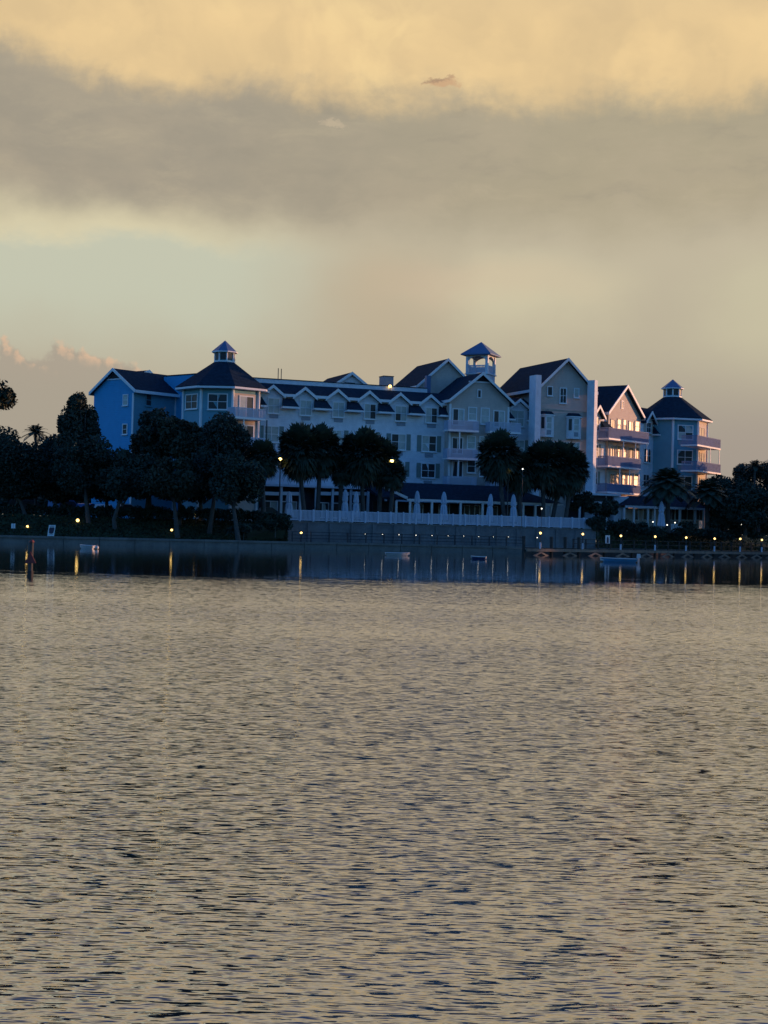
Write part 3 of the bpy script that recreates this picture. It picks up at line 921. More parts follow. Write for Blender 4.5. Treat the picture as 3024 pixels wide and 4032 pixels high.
gable_roof(F2, *G, .75, -7.5)
window(F2, .3, F2.rect(.3, 2447, 1581, 2453, 1607), 1, 1, 'd', sill=False)
W2 = [(2405, 1654, 2421, 1696, 2, 'dd'), (2431, 1652, 2444, 1693, 1, 'dd'), (2454, 1654, 2466, 1695, 1, 'dd'), (2476, 1662, 2493, 1699, 2, 'dd'), (2501, 1661, 2517, 1700, 1, 'dd'),
      (2403, 1758, 2420, 1801, 2, 'dd'), (2428, 1756, 2440, 1800, 1, 'dd'), (2454, 1758, 2464, 1800, 1, 'dd'), (2474, 1764, 2490, 1803, 2, 'dd'), (2498, 1764, 2514, 1805, 2, 'dd'),
      (2402, 1866, 2418, 1907, 2, 'dd'), (2425, 1862, 2436, 1900, 1, 'dd'), (2450, 1864, 2461, 1907, 1, 'dd'), (2470, 1868, 2486, 1908, 2, 'dd'), (2495, 1867, 2511, 1911, 1, 'dd')]
for x0, y0, x1, y1, c, p in W2:
    window(F2, .3, F2.rect(.3, x0, y0, x1, y1), c, 2 if c == 1 else 1, p, name='balcony_door' if c == 2 else 'window', sill=False, frame='cream')
D = 1.7
for x0, yt, x1, yb, a, b in ((2398, 1693, 2556, 1740, 1, 0), (2395, 1801, 2524, 1845, 1, 0), (2393, 1908, 2522, 1946, 0, 0)):
    R = F2.rect(D, x0, yt, x1, yb)
    ps = [(R[0] + (R[1] - R[0]) * q, R[2] - 2.0, R[2] - .003) for q in (.38, .68, .97)] if a else []
    balcony(F2, .3, R, D - .3, posts=ps, rail='deckrail')
DM2 = [(2362, 1596, 0), (2568, 1620, 1), (2618, 1629, 2)]
for ax, ay, i in DM2:
    ua, za = F2.uv(ax, ay, .5)
    hw, dr = 1.4, 1.35
    G = (ua - hw, za - dr, ua, za, ua + hw, za - dr)
    wall_gable(F2, ua - 1.1, ua + 1.1, G, -2.5, .06, 'cream' if i < 2 else 'white', zb=ze2 - 1.5, name='dormer')
    gable_roof(F2, *G, .5, -3.4, th=.16, fascia=False)
    sk0, sk1 = ua + 1.15, ua + 2.6
    z0 = za - 2.7; z1 = za - 1.7
    q = [F2.W(sk0, 0, z0), F2.W(sk1, 0, z0), F2.W(sk1 + .3, .9, z0), F2.W(sk0 - .3, .9, z0), F2.W(sk0, 0, z1), F2.W(sk1, 0, z1), F2.W(sk1, .06, z1), F2.W(sk0, .06, z1)]
    sk = MB().hexa(q).build('skirt_roof', M['roof'], HP)
    MB().box(F2, sk0 - .34, sk1 + .34, .1, .95, z0 - .18, z0 - .004).build('fascia', M['trim'], sk)
for x0, y0, x1, y1, c, r_, p, sh in ((2348, 1645, 2358, 1695, 2, 2, 'dddd', 0), (2345, 1752, 2355, 1800, 2, 2, 'dddd', .5), (2342, 1858, 2352, 1906, 2, 2, 'dddd', .5),
                                     (2546, 1665, 2561, 1702, 2, 2, 'dddd', 0), (2596, 1675, 2615, 1720, 2, 2, 'dddd', 0),
                                     (2537, 1768, 2562, 1820, 3, 2, 'ddd', 0), (2591, 1775, 2613, 1823, 2, 2, 'ddcd', .6), (2534, 1870, 2556, 1915, 2, 2, 'dd', 0), (2588, 1876, 2610, 1924, 2, 2, 'dd', .6)):
    window(F2, .06 if y0 < 1740 else 0, F2.rect(.06, x0, y0, x1, y1), c, r_, p, shut=sh)
vent(F2, .02, F2.rect(0, 2596, 1730, 2611, 1744)); vent(F2, .02, F2.rect(0, 2596, 1835, 2611, 1848))

# ---- octagonal tower at the right end
T2 = tower(2647, 190, 14, 4.3, 4.95, at(2740, 1650, 186.5).z, at(2645, 1562, 189).z, at(2645, 1530, 189).z, 0, at(2645, 1494, 190).z, 'teal')
FD = oct_face(*T2, 4.3, 14); FE = oct_face(*T2, 4.3, 59); FE2 = oct_face(*T2, 4.3, 104)
for dy, p in ((0, 'dccd'), (98, 'dddd'), (200, 'dddd')):
    window(FD, 0, FD.rect(0, 2671 - dy * .02, 1677 + dy, 2726 - dy * .02, 1728 + dy), 2, 2, p)
    R = FD.rect(0, 2671 - dy * .02, 1736 + dy, 2726 - dy * .02, 1752 + dy)
    MB().box(FD, R[0], R[1], .003, .05, R[2], R[3]).build('window_panel', M['ac'], HP)
MB().box(FE, -1.5, 1.5, .003, .02, GZ, at(2760, 1660, 188).z).build('tower_panel', M['cream'], HP)
for y0, y1 in ((1686, 1724), (1785, 1824), (1885, 1925)):
    window(FE, .02, FE.rect(.02, 2754, y0, 2771, y1), 2, 1, 'dd', name='balcony_door', sill=False, frame='cream')
D = 2.0
for yt, yb in ((1722, 1764), (1822, 1863)):
    R = FE.rect(D, 2746, yt, 2838, yb)
    balcony(FE, .02, R, D, rail='deckrail', posts=[(FE.uv(2800, 1790, D)[0], R[2] - 2.05, R[2] - .003), (R[1] - .15, R[2] - 2.05, R[2] - .003)] if yb < 1800 else [])

pl = F1.W(F1.uv(1536, 1521, -2.85)[0], -2.85, F1.uv(1536, 1521, -2.85)[1])
rlm = thing('roof_lamp', (pl.x, pl.y, pl.z - .6), 'bright round lamp on the hotel roof below the grey roof unit', 'lamp')
MB().ball(pl, .17, 12, 8).build('globe', M['lamp'], rlm, smooth=True)
MB().tube([pl - Vector((0, 0, .7)), pl - Vector((0, 0, .16))], .04).build('stem', M['metal'], rlm)
for i, px in enumerate((1096, 1108)):
    u, zz = F1.uv(px, 1450 + i * 2, -4)
    tag(MB().tube([F1.W(u, -4, z_t), F1.W(u, -4, zz)], .045, 6).build('antenna', M['metal']),
        ('thin upright roof mast nearer the cupola tower', 'thin upright roof mast farther from the cupola tower')[i], 'antenna', 'pair of roof masts')

# ------------------------------------------------------------------ terrace restaurants
P = at(1700, 1966, 160); FR = Fac(P.x, 160, 20)
re = FR.uv(1700, 1967)[1]
ra, rb = FR.uv(1612, 1990)[0], FR.uv(2190, 1990)[0]
rt = FR.uv(1800, 1910, -5)[1]
res = thing('restaurant_pavilion', FR.W(ra, 0, GZ), 'low dark roofed restaurant pavilion with white posts on the terrace', 'pavilion')
MB().hexa([FR.W(ra - .5, .6, re), FR.W(rb + .6, .6, re), FR.W(rb + .6, -6, re), FR.W(ra - .5, -6, re),
           FR.W(ra - .5, -3.4, rt), FR.W(rb - 4.5, -3.4, rt), FR.W(rb - 4.5, -3.6, rt), FR.W(ra - .5, -3.6, rt)]).build('roof', M['roof'], res)
MB().box(FR, ra - .5, rb + .6, .35, .62, re - .24, re - .004).build('beam', M['trim'], res)
MB().prism(FR, [(ra - 3.2, re + 1.35), (ra - .4, re + .2), (ra - .4, re - .1), (ra - 3.2, re + 1.05)], .1, .5).build('rake_board', M['trim'], res)
MB().prof(FR, [(.1, re - .1), (.1, re + .1), (-6, re + 1.6), (-6, re + 1.2)], ra - 3.2, ra - .51).build('lower_roof', M['roof'], res)
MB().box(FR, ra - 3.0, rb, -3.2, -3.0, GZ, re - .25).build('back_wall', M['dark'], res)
for px in (1560, 1614, 1700, 1813, 1900, 1981, 2060, 2108, 2146, 2171):
    u = FR.uv(px, 1990, .45)[0]
    MB().box(FR, u - .11, u + .11, .34, .56, GZ, re - .243).build('post', M['trim'], res)
for px in (1645, 1750, 1850, 1870, 1940, 2020):
    a = FR.uv(px, 1990, -2.9)[0]
    window(FR, -3.0, (a - .55, a + .55, GZ + .5, GZ + 2.3), 2, 1, 'dd', parent=res, sill=False)

P = at(2600, 1992, 174); FQ = Fac(P.x, 174, 21)
qe = FQ.uv(2600, 1995)[1]
qa, qb = FQ.uv(2472, 2020)[0], FQ.uv(2772, 2020)[0]
qt = FQ.uv(2600, 1958, -4)[1]
caf = thing('cafe_pavilion', FQ.W(qa, 0, GZ), 'low cafe building with dark hip roof below the sunlit hotel wing', 'pavilion')
MB().hexa([FQ.W(qa - .6, .7, qe), FQ.W(qb + .3, .7, qe), FQ.W(qb + .3, -5, qe), FQ.W(qa - .6, -5, qe),
           FQ.W(qa + 1.4, -2.2, qt), FQ.W(qb - .2, -2.2, qt), FQ.W(qb - .2, -2.4, qt), FQ.W(qa + 1.4, -2.4, qt)]).build('roof', M['roof'], caf)
MB().box(FQ, qa - .6, qb + .3, .4, .72, qe - .26, qe - .004).build('beam', M['trim'], caf)
MB().box(FQ, qa, qb, -3, -1.0, GZ, qe - .27).build('wall', M['tan'], caf)
for px in (2458, 2496, 2551, 2578, 2676, 2737, 2770):
    u = FQ.uv(px, 2020, .55)[0]
    MB().box(FQ, u - .09, u + .09, .46, .64, GZ, qe - .262).build('post', M['trim'], caf)
for x0, x1 in ((2500, 2512), (2533, 2548), (2556, 2566), (2633, 2655), (2660, 2674), (2682, 2728), (2742, 2764)):
    window(FQ, -1.0, FQ.rect(-1.0, x0, 2006, x1, 2046), 2 if x1 - x0 > 20 else 1, 1, 'd', parent=caf, sill=False)
MB().box(FQ, FQ.uv(2628, 2040, .8)[0], FQ.uv(2687, 2040, .8)[0], .72, .8, GZ, GZ + 1.0).build('low_screen', M['white'], caf)

P = at(2370, 1960, 173); FV = Fac(P.x, 173, 22)
ver = thing('veranda', FV.W(0, 0, GZ), 'white banded veranda with dark glazing under the sunlit balconies', 'veranda')
va, vb = FV.uv(2270, 1960)[0], FV.uv(2418, 1960)[0]
vz = [FV.uv(2360, y)[1] for y in (1991, 1975, 1951, 1943)]
MB().box(FV, va, vb, -2, -.3, vz[1], vz[2]).build('glazing', M['glass'], ver)
MB().box(FV, va - .3, vb + .7, -2.4, .3, vz[2] + .003, vz[3]).build('roof_edge', M['trim'], ver)
MB().box(FV, va, vb, -1, .05, vz[0], vz[1] - .003).build('band', M['trim'], ver)
MB().box(FV, vb + .01, vb + 1.9, -2.4, .02, GZ, vz[2]).build('pier', M['white'], ver)
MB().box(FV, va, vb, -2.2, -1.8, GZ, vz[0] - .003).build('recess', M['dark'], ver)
for px in (2232, 2285, 2362, 2392):
    u = FV.uv(px, 2000, 0)[0]
    MB().box(FV, u - .1, u + .1, -.25, -.05, GZ, vz[0] - .003).build('post', M['trim'], ver)
for px in (2300, 2330, 2388):
    u = FV.uv(px, 1960, -.2)[0]
    MB().box(FV, u - .05, u + .05, -.297, -.22, vz[1], vz[2]).build('mullion', M['trim'], ver)

# ------------------------------------------------------------------ vegetation
def ty(px, back):
    u, _ = FT.uv(px, 2030, -back)
    return FT.W(u, -back, 0).y


def quads_obj(name, V, m, parent=None, kind=None):
    """V: (n,4,3) array of quads, world space"""
    off = np.array(parent.location) if parent is not None else np.zeros(3)
    nq = len(V)
    me = bpy.data.meshes.new(name)
    me.vertices.add(nq * 4); me.loops.add(nq * 4); me.polygons.add(nq)
    me.vertices.foreach_set('co', (V.reshape(-1, 3) - off).astype(np.float32).ravel())
    me.loops.foreach_set('vertex_index', np.arange(nq * 4, dtype=np.int32))
    me.polygons.foreach_set('loop_start', np.arange(0, nq * 4, 4, dtype=np.int32))
    me.polygons.foreach_set('loop_total', np.full(nq, 4, dtype=np.int32))
    me.update(calc_edges=True)
    me.materials.append(m)
    o = bpy.data.objects.new(name, me); COL.objects.link(o)
    if parent is not None: o.parent = parent
    if kind: o['kind'] = kind
    return o


def rvec(n):
    v = rng.normal(size=(n, 3))
    return v / np.linalg.norm(v, axis=1)[:, None]


def leaf_quads(pos, size):
    n = len(pos)
    a = rvec(n); b = np.cross(a, rvec(n)); b /= np.linalg.norm(b, axis=1)[:, None] + 1e-9
    s = (size * rng.uniform(0.6, 1.4, n))[:, None]
    a = a * s; b = b * s * 0.55
    return np.stack([pos - a, pos + b, pos + a, pos - b], axis=1)


def clump_positions(c, r, n, lumps=14, seed_spread=0.72, lump=0.38):
    c, r = np.array(c), np.array(r)
    d = rvec(lumps) * rng.uniform(0.35, seed_spread + .1, lumps)[:, None]
    d[:, 2] = np.where(d[:, 2] < -0.35, d[:, 2] * 0.5, d[:, 2])
    k = rng.integers(0, lumps, n)
    ls = rng.uniform(0.7, 1.25, lumps) * lump
    q = rvec(n) * (rng.uniform(0, 1, n) ** 0.4)[:, None]
    return c + (d[k] + q * ls[k][:, None]) * r


def oak(px, py, rx, ry, Y, label, n=3800, leaf=.17, trunk_px=None, base=None, name='tree', group='trees', lean=0.0, deep=None, lumps=16):
    c = at(px, py, Y); k = Y / FPX
    bz = base if base is not None else GZ
    tx = at(trunk_px if trunk_px else px, 2090, Y).x
    t = thing(name, (tx, Y, bz), label, 'tree', group)
    top = Vector((c.x, Y, c.z - ry * k * .2))
    b0 = Vector((tx, Y, bz - .1))
    pts = [b0, b0.lerp(top, .3) + Vector((lean, 0, 0)), b0.lerp(top, .65) + Vector((lean * .6, 0, 0)), top]
    mb = MB().tube(pts, [.26, .21, .16, .08], 8)
    for i in range(5):
        a = rnd.uniform(0, 2 * PI)
        e = c + Vector((math.cos(a) * rx * k * .6, math.sin(a) * rx * k * .6, rnd.uniform(-.2, .5) * ry * k))
        s = b0.lerp(top, rnd.uniform(.5, .85))
        mb.tube([s, s.lerp(e, .5) + Vector((0, 0, .3)), e], [.10, .07, .03], 6)
    mb.build('trunk', M['bark'], t)
    P = clump_positions(c, (rx * k, deep or rx * k, ry * k), int(n * 2.3), lumps)
    P[:, 2] = np.maximum(P[:, 2], bz + 0.3)
    quads_obj('crown', leaf_quads(P, leaf * rnd.uniform(.85, 1.2)), M[rnd.choice(('leaf', 'leaf2', 'leaf3'))], t)
    return t


def palm_quads(c, R, n=95, blades=14):
    n = int(n * 1.3)
    """fan palm head: stalks with pleated fans drooping at the tip"""
    Q = []
    for i in range(n):
        cz = 1 - 1.95 * (i + .5) / n
        a = i * 2.39996 + rnd.uniform(-.3, .3)
        s = math.sqrt(max(0, 1 - cz * cz))
        d = np.array([s * math.cos(a), s * math.sin(a), cz + .1])
        L = R * rnd.uniform(.82, 1.05)
        side = np.cross(d, [0, 0, 1.0]); side /= np.linalg.norm(side) + 1e-9
        up = np.cross(side, d)
        p0 = np.array(c); p1 = p0 + d * L * .48
        w = .02 * side
        Q.append([p0 - w, p0 + w, p1 + w, p1 - w])
        for b in range(blades):
            f = (b / (blades - 1) - .5) * 2.3
            v = d * math.cos(f) + side * math.sin(f) + up * rnd.uniform(-.12, .12)
            tip = p1 + v * L * .52 * (1 - .18 * abs(f)) - np.array([0, 0, .16 * L * rnd.uniform(.3, 1.1)])
            mid = p1 + v * L * .28
            ww = np.cross(v, up) * L * .062
            Q.append([p1, mid - ww, tip, mid + ww])
    Q = np.array(Q)
    Q[:, :, 2] = c[2] + (Q[:, :, 2] - c[2]) * 1.18
    return Q


def palm(px, py, R_px, Y, label, trunk_px, base=None, n=95, name='palm_tree', skirt=True, group='fan palms on the waterfront'):
    Y = ty(px, 1.2 + (Y - 147) * .35) if px > 1100 else Y
    c = at(px, py + 12, Y); R = R_px * 1.36 * Y / FPX
    bz = GZ if base is None else base
    tx = at(trunk_px, 2040, Y).x
    t = thing(name, (tx, Y, bz), label, 'palm', group)
    b0, top = Vector((tx, Y, bz - .1)), Vector((c.x, Y, c.z + .1))
    mid = b0.lerp(top, .5) + Vector(((top.x - b0.x) * .12, 0, 0))
    MB().tube([b0, b0.lerp(mid, .5), mid, top], [.27, .23, .22, .25], 9).build('trunk', M['bark'], t)
    quads_obj('crown', palm_quads(c, R, n), M['palm'], t)
    if skirt:
        Q = []
        for i in range(90):
            a = rnd.uniform(0, 2 * PI); h = rnd.uniform(-.1, .35) * R
            p = np.array([c.x, c.y, c.z - h * .4]); o_ = np.array([math.cos(a), math.sin(a), 0])
            e = p + o_ * rnd.uniform(.25, .6) * R - np.array([0, 0, rnd.uniform(.5, .98) * R])
            m_ = (p + e) / 2 + o_ * .15 * R
            w = np.cross(o_, [0, 0, 1]) * .09 * R
            Q.append([p, m_ - w, e, m_ + w])
        quads_obj('dry_fronds', np.array(Q), M['dead'], t)
    return t


def frond_palm(px, py, R_px, Y, label, nf=30, tr=.30, trunk_px=None, group=None, blades=22, name='date_palm'):
    """feather palm: every arching frond is a part"""
    c = at(px, py, Y); R = R_px * Y / FPX
    tx = at(trunk_px or px, 2060, Y).x
    t = thing(name, (tx, Y, GZ), label, 'palm', group)
    MB().tube([Vector((tx, Y, GZ - .1)), Vector((tx * .5 + c.x * .5, Y, (GZ + c.z) / 2)), Vector((c.x, Y, c.z))], [tr, tr * .85, tr * .95], 10).build('trunk', M['bark'], t)
    for i in range(nf):
        a = i * 2.39996; e0 = math.radians(78 - 100 * (i / nf))
        d = np.array([math.cos(a) * math.cos(e0), math.sin(a) * math.cos(e0), math.sin(e0)])
        L = R * rnd.uniform(.9, 1.12)
        side = np.array([-math.sin(a), math.cos(a), 0])
        Q = []; prev = None
        for j in range(blades + 1):
            s = j / blades
            p = np.array(c) + d * L * s - np.array([0, 0, .52 * L * s * s])
            if prev is not None:
                w = side * .03
                Q.append([prev - w, prev + w, p + w, p - w])
                ll = L * .36 * math.sin(PI * min(1, s * .92 + .12)) ** .6
                for sg in (-1, 1):
                    v = side * sg * .75 + d * .5 - np.array([0, 0, .38])
                    tip = p + v * ll; q = (p - prev) * 1.5
                    Q.append([p, p + v * ll * .5 + q * .3, tip, p + v * ll * .5 - q * .5])
            prev = p
        quads_obj('frond', np.array(Q), M['palm'], t)
    return t


LT = 'trees crowded along the left bank'
oak(325, 1670, 92, 150, 150, 'tall bushy tree right beside the blue gable wall', n=6000, trunk_px=345, group=LT, lumps=22)
oak(40, 1830, 170, 150, 150, 'broad dark tree reaching out of the frame above the white twin sign', n=6000, trunk_px=130, base=PZ, group=LT)
oak(205, 1830, 130, 150, 152, 'round dark tree standing behind the warning board', n=5500, trunk_px=232, base=PZ, group=LT)
oak(330, 1850, 140, 140, 147, 'bushy dark tree below the blue gable wall with bare lower trunk', n=5500, trunk_px=350, base=1.6, group=LT)
oak(600, 1745, 100, 130, 152, 'rounded dark tree covering the teal corner of the blue wing', n=5500, trunk_px=575, group=LT, lumps=22)
oak(715, 1735, 95, 120, 150, 'dense dark tree under the octagonal cupola tower', n=5500, trunk_px=706, base=PZ + .3, group=LT, lumps=22)
oak(865, 1770, 115, 145, 148, 'leafy dark tree hiding the lower balconies of the cupola tower', n=6000, trunk_px=822, base=PZ, group=LT, lumps=22)
oak(500, 1870, 120, 130, 146, 'low dark tree with a leaning pale trunk above the bank', n=5000, trunk_px=457, base=PZ + .2, group=LT, lean=-.5)
oak(680, 1890, 130, 120, 145, 'low wide dark tree with double pale trunk on the bank', n=5000, trunk_px=700, base=PZ + .2, group=LT)
oak(910, 1900, 120, 130, 144, 'low dark tree with pale trunk left of the porch', n=5000, trunk_px=940, base=PZ, group=LT)
for px, py, rx, ry, Y, lab in ((70, 1905, 130, 100, 148, 'low dark thicket tree behind the white twin sign at the far left'), (420, 1905, 120, 100, 150, 'low thicket tree right of the leaning trunk top'),
                               (590, 1905, 120, 100, 149, 'low thicket tree between leaning trunk and double trunk'), (790, 1905, 115, 105, 149, 'low thicket tree between double trunk and pale trunk'),
                               (250, 1905, 120, 105, 151, 'low thicket tree above the warning board by the blue car')):
    oak(px, py, rx, ry, Y + 3, lab, n=4500, group=LT)
oak(-45, 1560, 115, 85, 100, 'sparse overhanging branches of a near tree at the edge of the view', n=1500, leaf=.13, trunk_px=-190, name='overhanging_tree', group=LT, lumps=26)
frond_palm(140, 1700, 62, 156, 'small feathery palm top rising over the left tree line', nf=22, blades=12, tr=.14, group='feather palms')
palm(1033, 1800, 60, 147, 'small fan palm left of the lit street lamp by the porch', 1040, n=80)
palm(1180, 1775, 82, 149, 'tall full fan palm beside the lit lamp at the porch', 1203, n=110)
palm(1262, 1770, 76, 151, 'tall fan palm overlapping its twin in front of the dormered wing', 1248, n=110)
palm(1345, 1845, 46, 150, 'short fan palm between two taller clumps of palms', 1338, n=85)
palm(1425, 1795, 84, 149, 'broad fan palm under the third dormer', 1432, n=110)
palm(1500, 1818, 72, 151, 'fan palm with a thick dark trunk under the fourth dormer', 1492, n=100)
palm(1548, 1862, 48, 147, 'small fan palm head below the lamp beside the shuttered windows', 1535, n=70)
palm(1965, 1790, 76, 149, 'fan palm in front of the tan gable with a lit lamp at its left', 1992, n=110)
palm(2040, 1850, 66, 151, 'fan palm with a shaggy dry skirt under the right balcony', 2053, n=85)
palm(2140, 1825, 74, 150, 'fan palm below the left bay window', 2141, n=105)
palm(2205, 1842, 84, 152, 'fan palm between the two bay windows', 2168, n=105)
palm(2248, 1848, 66, 150, 'rounded fan palm against the right chimney', 2222, n=95)
frond_palm(2628, 1900, 112, 168, 'spreading date palm before the sunlit wing and cafe', nf=76, trunk_px=2632, blades=32, group='feather palms')
frond_palm(2785, 1935, 95, 172, 'drooping date palm at the foot of the right octagonal tower', nf=60, blades=30, group='feather palms')
RT = 'trees at the right end of the shore'
oak(2860, 1960, 110, 120, 178, 'dark round tree right of the tower balconies', n=6000, group=RT)
oak(2985, 1905, 110, 115, 182, 'taller dark tree at the right edge with ragged top', n=6000, group=RT)
oak(2935, 2010, 140, 95, 172, 'low dark tree mass over the hedge behind the dock', n=6000, group=RT)
frond_palm(2972, 1832, 48, 180, 'ragged palm top poking out above the right trees', nf=18, blades=12, tr=.14, group='feather palms')

# the wooded shore goes on behind and beyond both ends, plus unseen stands added for shade
P = []
for i in range(66):
    x = rnd.uniform(-80, -24) if i < 42 else rnd.uniform(52, 130)
    y = rnd.uniform(176, 215) if x < 0 else rnd.uniform(215, 240)
    hgt = rnd.uniform(4, 6.2) if x < 0 else rnd.uniform(3.6, 5.4)
    P.append(clump_positions((x, y, GZ + hgt * .8), (4.5, 4.5, hgt), 900, 10))
for i in range(26):      # right-hand shore outside the picture, between the hotel and the low sun
    x = 62 + i * 3.4
    P.append(clump_positions((x, 168 + (x - 62) * .45 + rnd.uniform(-14, 14), GZ + 3.6), (4.0, 4.0, 4.4), 900, 10))
for i in range(9):       # an unseen taller stand of trees added there to keep the low sun off the left half of the hotel
    P.append(clump_positions((62 + (i % 3) * 4.0, 173.0 + (i // 3) * 4.2, GZ + 9.0), (3.4, 3.4, 10.5), 3500, 16))
for i in range(13):      # low undergrowth that closes the view under the crowns
    q = at(20 + i * 44, 1962, 174 + rnd.uniform(-2, 2))
    P.append(clump_positions((q.x, q.y, GZ + 1.6), (1.6, 1.2, 2.2), 500, 8))
for i in range(8):
    q = at(2790 + i * 40, 2030, 200)
    P.append(clump_positions((q.x, q.y, GZ + 1.6), (1.8, 1.2, 2.2), 500, 8))
for i in range(4):  # more unseen trees, added to block the sun from the left tower
    P.append(clump_positions((61 + i * 3.0, 183.0 + i * 1.5, GZ + 9.0), (2.4, 2.2, 10.0), 5000, 16))
P = np.concatenate(P)
o = quads_obj('far_and_shade_trees', leaf_quads(P, .5), M['leaf']); o['kind'] = 'stuff'


def bush(px, py, rx, ry, Y, label, n=1500, name='bush', group='shrubs on the shore', deep=1.0):
    c = at(px, py, Y); k = Y / FPX
    t = thing(name, (c.x, Y, c.z - ry * k), label, 'shrub', group)
    quads_obj('foliage', leaf_quads(clump_positions(c, (rx * k, deep, ry * k), n, 12), .16), M['leaf'], t)
    MB().tube([Vector((c.x, Y, c.z - ry * k - .3)), Vector((c.x, Y, c.z))], [.06, .03], 6).build('stem', M['bark'], t)


bush(1085, 2060, 80, 45, 146, 'rounded dark bush at the left end of the terrace fence', 3000)
bush(960, 2085, 70, 35, 145, 'low dark bush on the bank beside a pale trunk', 2200)
bush(2300, 1985, 62, 52, 163, 'large dark bush behind the right end of the terrace fence', 3500, deep=1.4)
bush(2395, 2010, 60, 50, 166, 'dark bush below the white veranda pier', 3200, deep=1.4)
bush(2355, 2060, 45, 40, 160, 'dark bush at the corner of the retaining wall', 2400)
bush(2450, 2075, 70, 36, 164, 'wide low shrub above the dock lamps', 2600)
bush(2570, 2085, 75, 34, 165, 'low shrub under the closed umbrella by the cafe', 2600)
bush(2690, 2090, 75, 34, 168, 'low shrub below the cafe screen', 2600)
bush(2835, 2062, 62, 26, 172, 'grey green rounded shrub right of the cafe', 2600)
bush(2800, 2105, 80, 30, 170, 'low shrub behind the fourth dock lamp', 2400)
bush(2930, 2100, 90, 30, 173, 'low shrub near the last dock lamps', 2400)
c0_, c1_ = at(-60, 2025, 151), at(1010, 2050, 149)
Q = []
for i in range(46):
    p = c0_.lerp(c1_, i / 45)
    Q.append(clump_positions((p.x, p.y, GZ + .55), (.95, .7, .75), 330, 8))
hg = thing('hedge', (at(480, 2040, 150).x, 150, GZ), 'long clipped dark hedge in front of the parked cars', 'hedge')
quads_obj('foliage', leaf_quads(np.concatenate(Q), .15), M['leaf'], hg)
gp = []
for i in range(n - 1):
    a, b, c_, d_ = prom[i], prom[i + 1], plat[i], plat[i + 1]
    m_ = 26000 if i == 0 else 2200
    s_, t_ = rng.uniform(0.55 if i == 0 else 0, 1, m_), rng.uniform(0, 1, m_)
    p0 = np.array([a.x, a.y, PZ]) + np.outer(s_, np.array([b.x - a.x, b.y - a.y, 0]))
    p1 = np.array([c_.x, c_.y, GZ]) + np.outer(s_, np.array([d_.x - c_.x, d_.y - c_.y, 0]))
    if i in (2, 3): continue
    gp.append(p0 + (p1 - p0) * t_[:, None] + np.array([0, 0, .08]))
o = quads_obj('bank_grass', leaf_quads(np.concatenate(gp), .16), M['grass']); o['kind'] = 'stuff'

# ------------------------------------------------------------------ terrace umbrellas (all folded)
def umbrella(c, h, label, proto=[None]):
    if proto[0]:
        r = dup(proto[0], c, label, rnd.uniform(0, 3), h / 3.0)
        r.rotation_euler.x, r.rotation_euler.y = rnd.uniform(-.03, .03), rnd.uniform(-.03, .03)
        r.scale.x = r.scale.y = r.scale.x * rnd.uniform(.78, 1.0); return
    t = thing('closed_umbrella', c, label, 'umbrella', 'folded umbrellas on the terrace')
    proto[0] = t
    x, y, b = c
    MB().tube([(x, y, b), (x, y, b + 3.0)], .035, 8).build('pole', M['trim'], t)
    MB().ngon(x, y, .32, 0, b, b + .12).build('base', M['concrete'], t)
    rs = []
    for zz, r in ((.55, .36), (.62, .40), (1.1, .33), (1.75, .27), (1.9, .20), (2.05, .27), (2.6, .22), (2.95, .12), (3.04, .03)):
        rs.append([Vector((x + r * (1 + .22 * math.cos(8 * a)) * math.cos(a), y + r * (1 + .22 * math.cos(8 * a)) * math.sin(a), b + zz)) for a in [2 * PI * k / 32 for k in range(32)]])
    MB().rings(rs).build('canopy', M['canvas'], t)


for px, py, Y, lab in ((1139, 1922, 156, 'folded pale umbrella by the dark porch, nearest the left trees'), (1360, 1928, 153, 'folded umbrella between palm trunks, just left of the whitest one'),
                       (1404, 1936, 152.5, 'folded whitish umbrella right beside a palm trunk under the third dormer'), (1643, 1934, 153, 'folded umbrella at the gable end of the restaurant roof'),
                       (1749, 1938, 153.5, 'folded umbrella standing alone before the restaurant under the wing'), (1928, 1946, 154.5, 'folded umbrella under the tan gabled pavilion'),
                       (2024, 1948, 155.5, 'folded umbrella at the right part of the terrace before a palm trunk'), (2606, 1975, 166, 'folded blue white umbrella before the cafe under the date palm')):
    if px < 2400: Y = ty(px, 1.3)
    P = at(px, py, Y)
    umbrella((P.x, P.y, GZ), P.z - GZ, lab)

# ------------------------------------------------------------------ lamps
def street_lamp(px, py, Y, label, proto=[None]):
    Y = ty(px, .7)
    P = at(px, py, Y)
    if proto[0]:
        t, z0 = proto[0]
        r = dup(t, (P.x, P.y, GZ), label); r.scale = (1, 1, (P.z - GZ) / z0); return
    t = thing('street_lamp', (P.x, P.y, GZ), label, 'street lamp', 'lit street lamps on the terrace')
    proto[0] = (t, P.z - GZ)
    x, y = P.x, P.y
    MB().tube([(x, y + .45, GZ), (x, y + .45, P.z + .3), (x, y + .3, P.z + .5), (x, y, P.z + .45)], [.07, .05, .04, .03], 8).build('pole', M['metal'], t)
    MB().ngon(x, y, .24, 0, P.z + .12, P.z + .44, .05).build('hood', M['metal'], t)
    MB().ball((x, y, P.z), .17, 12, 8, .8).build('globe', M['streetlamp'], t, smooth=True)


street_lamp(1103, 1808, 148, 'lit street lamp beside the tall palm by the porch')
street_lamp(1543, 1815, 148.5, 'lit street lamp at the palms under the fourth dormer')
street_lamp(2003, 1838, 148, 'lit street lamp in the palm before the tan gabled pavilion')


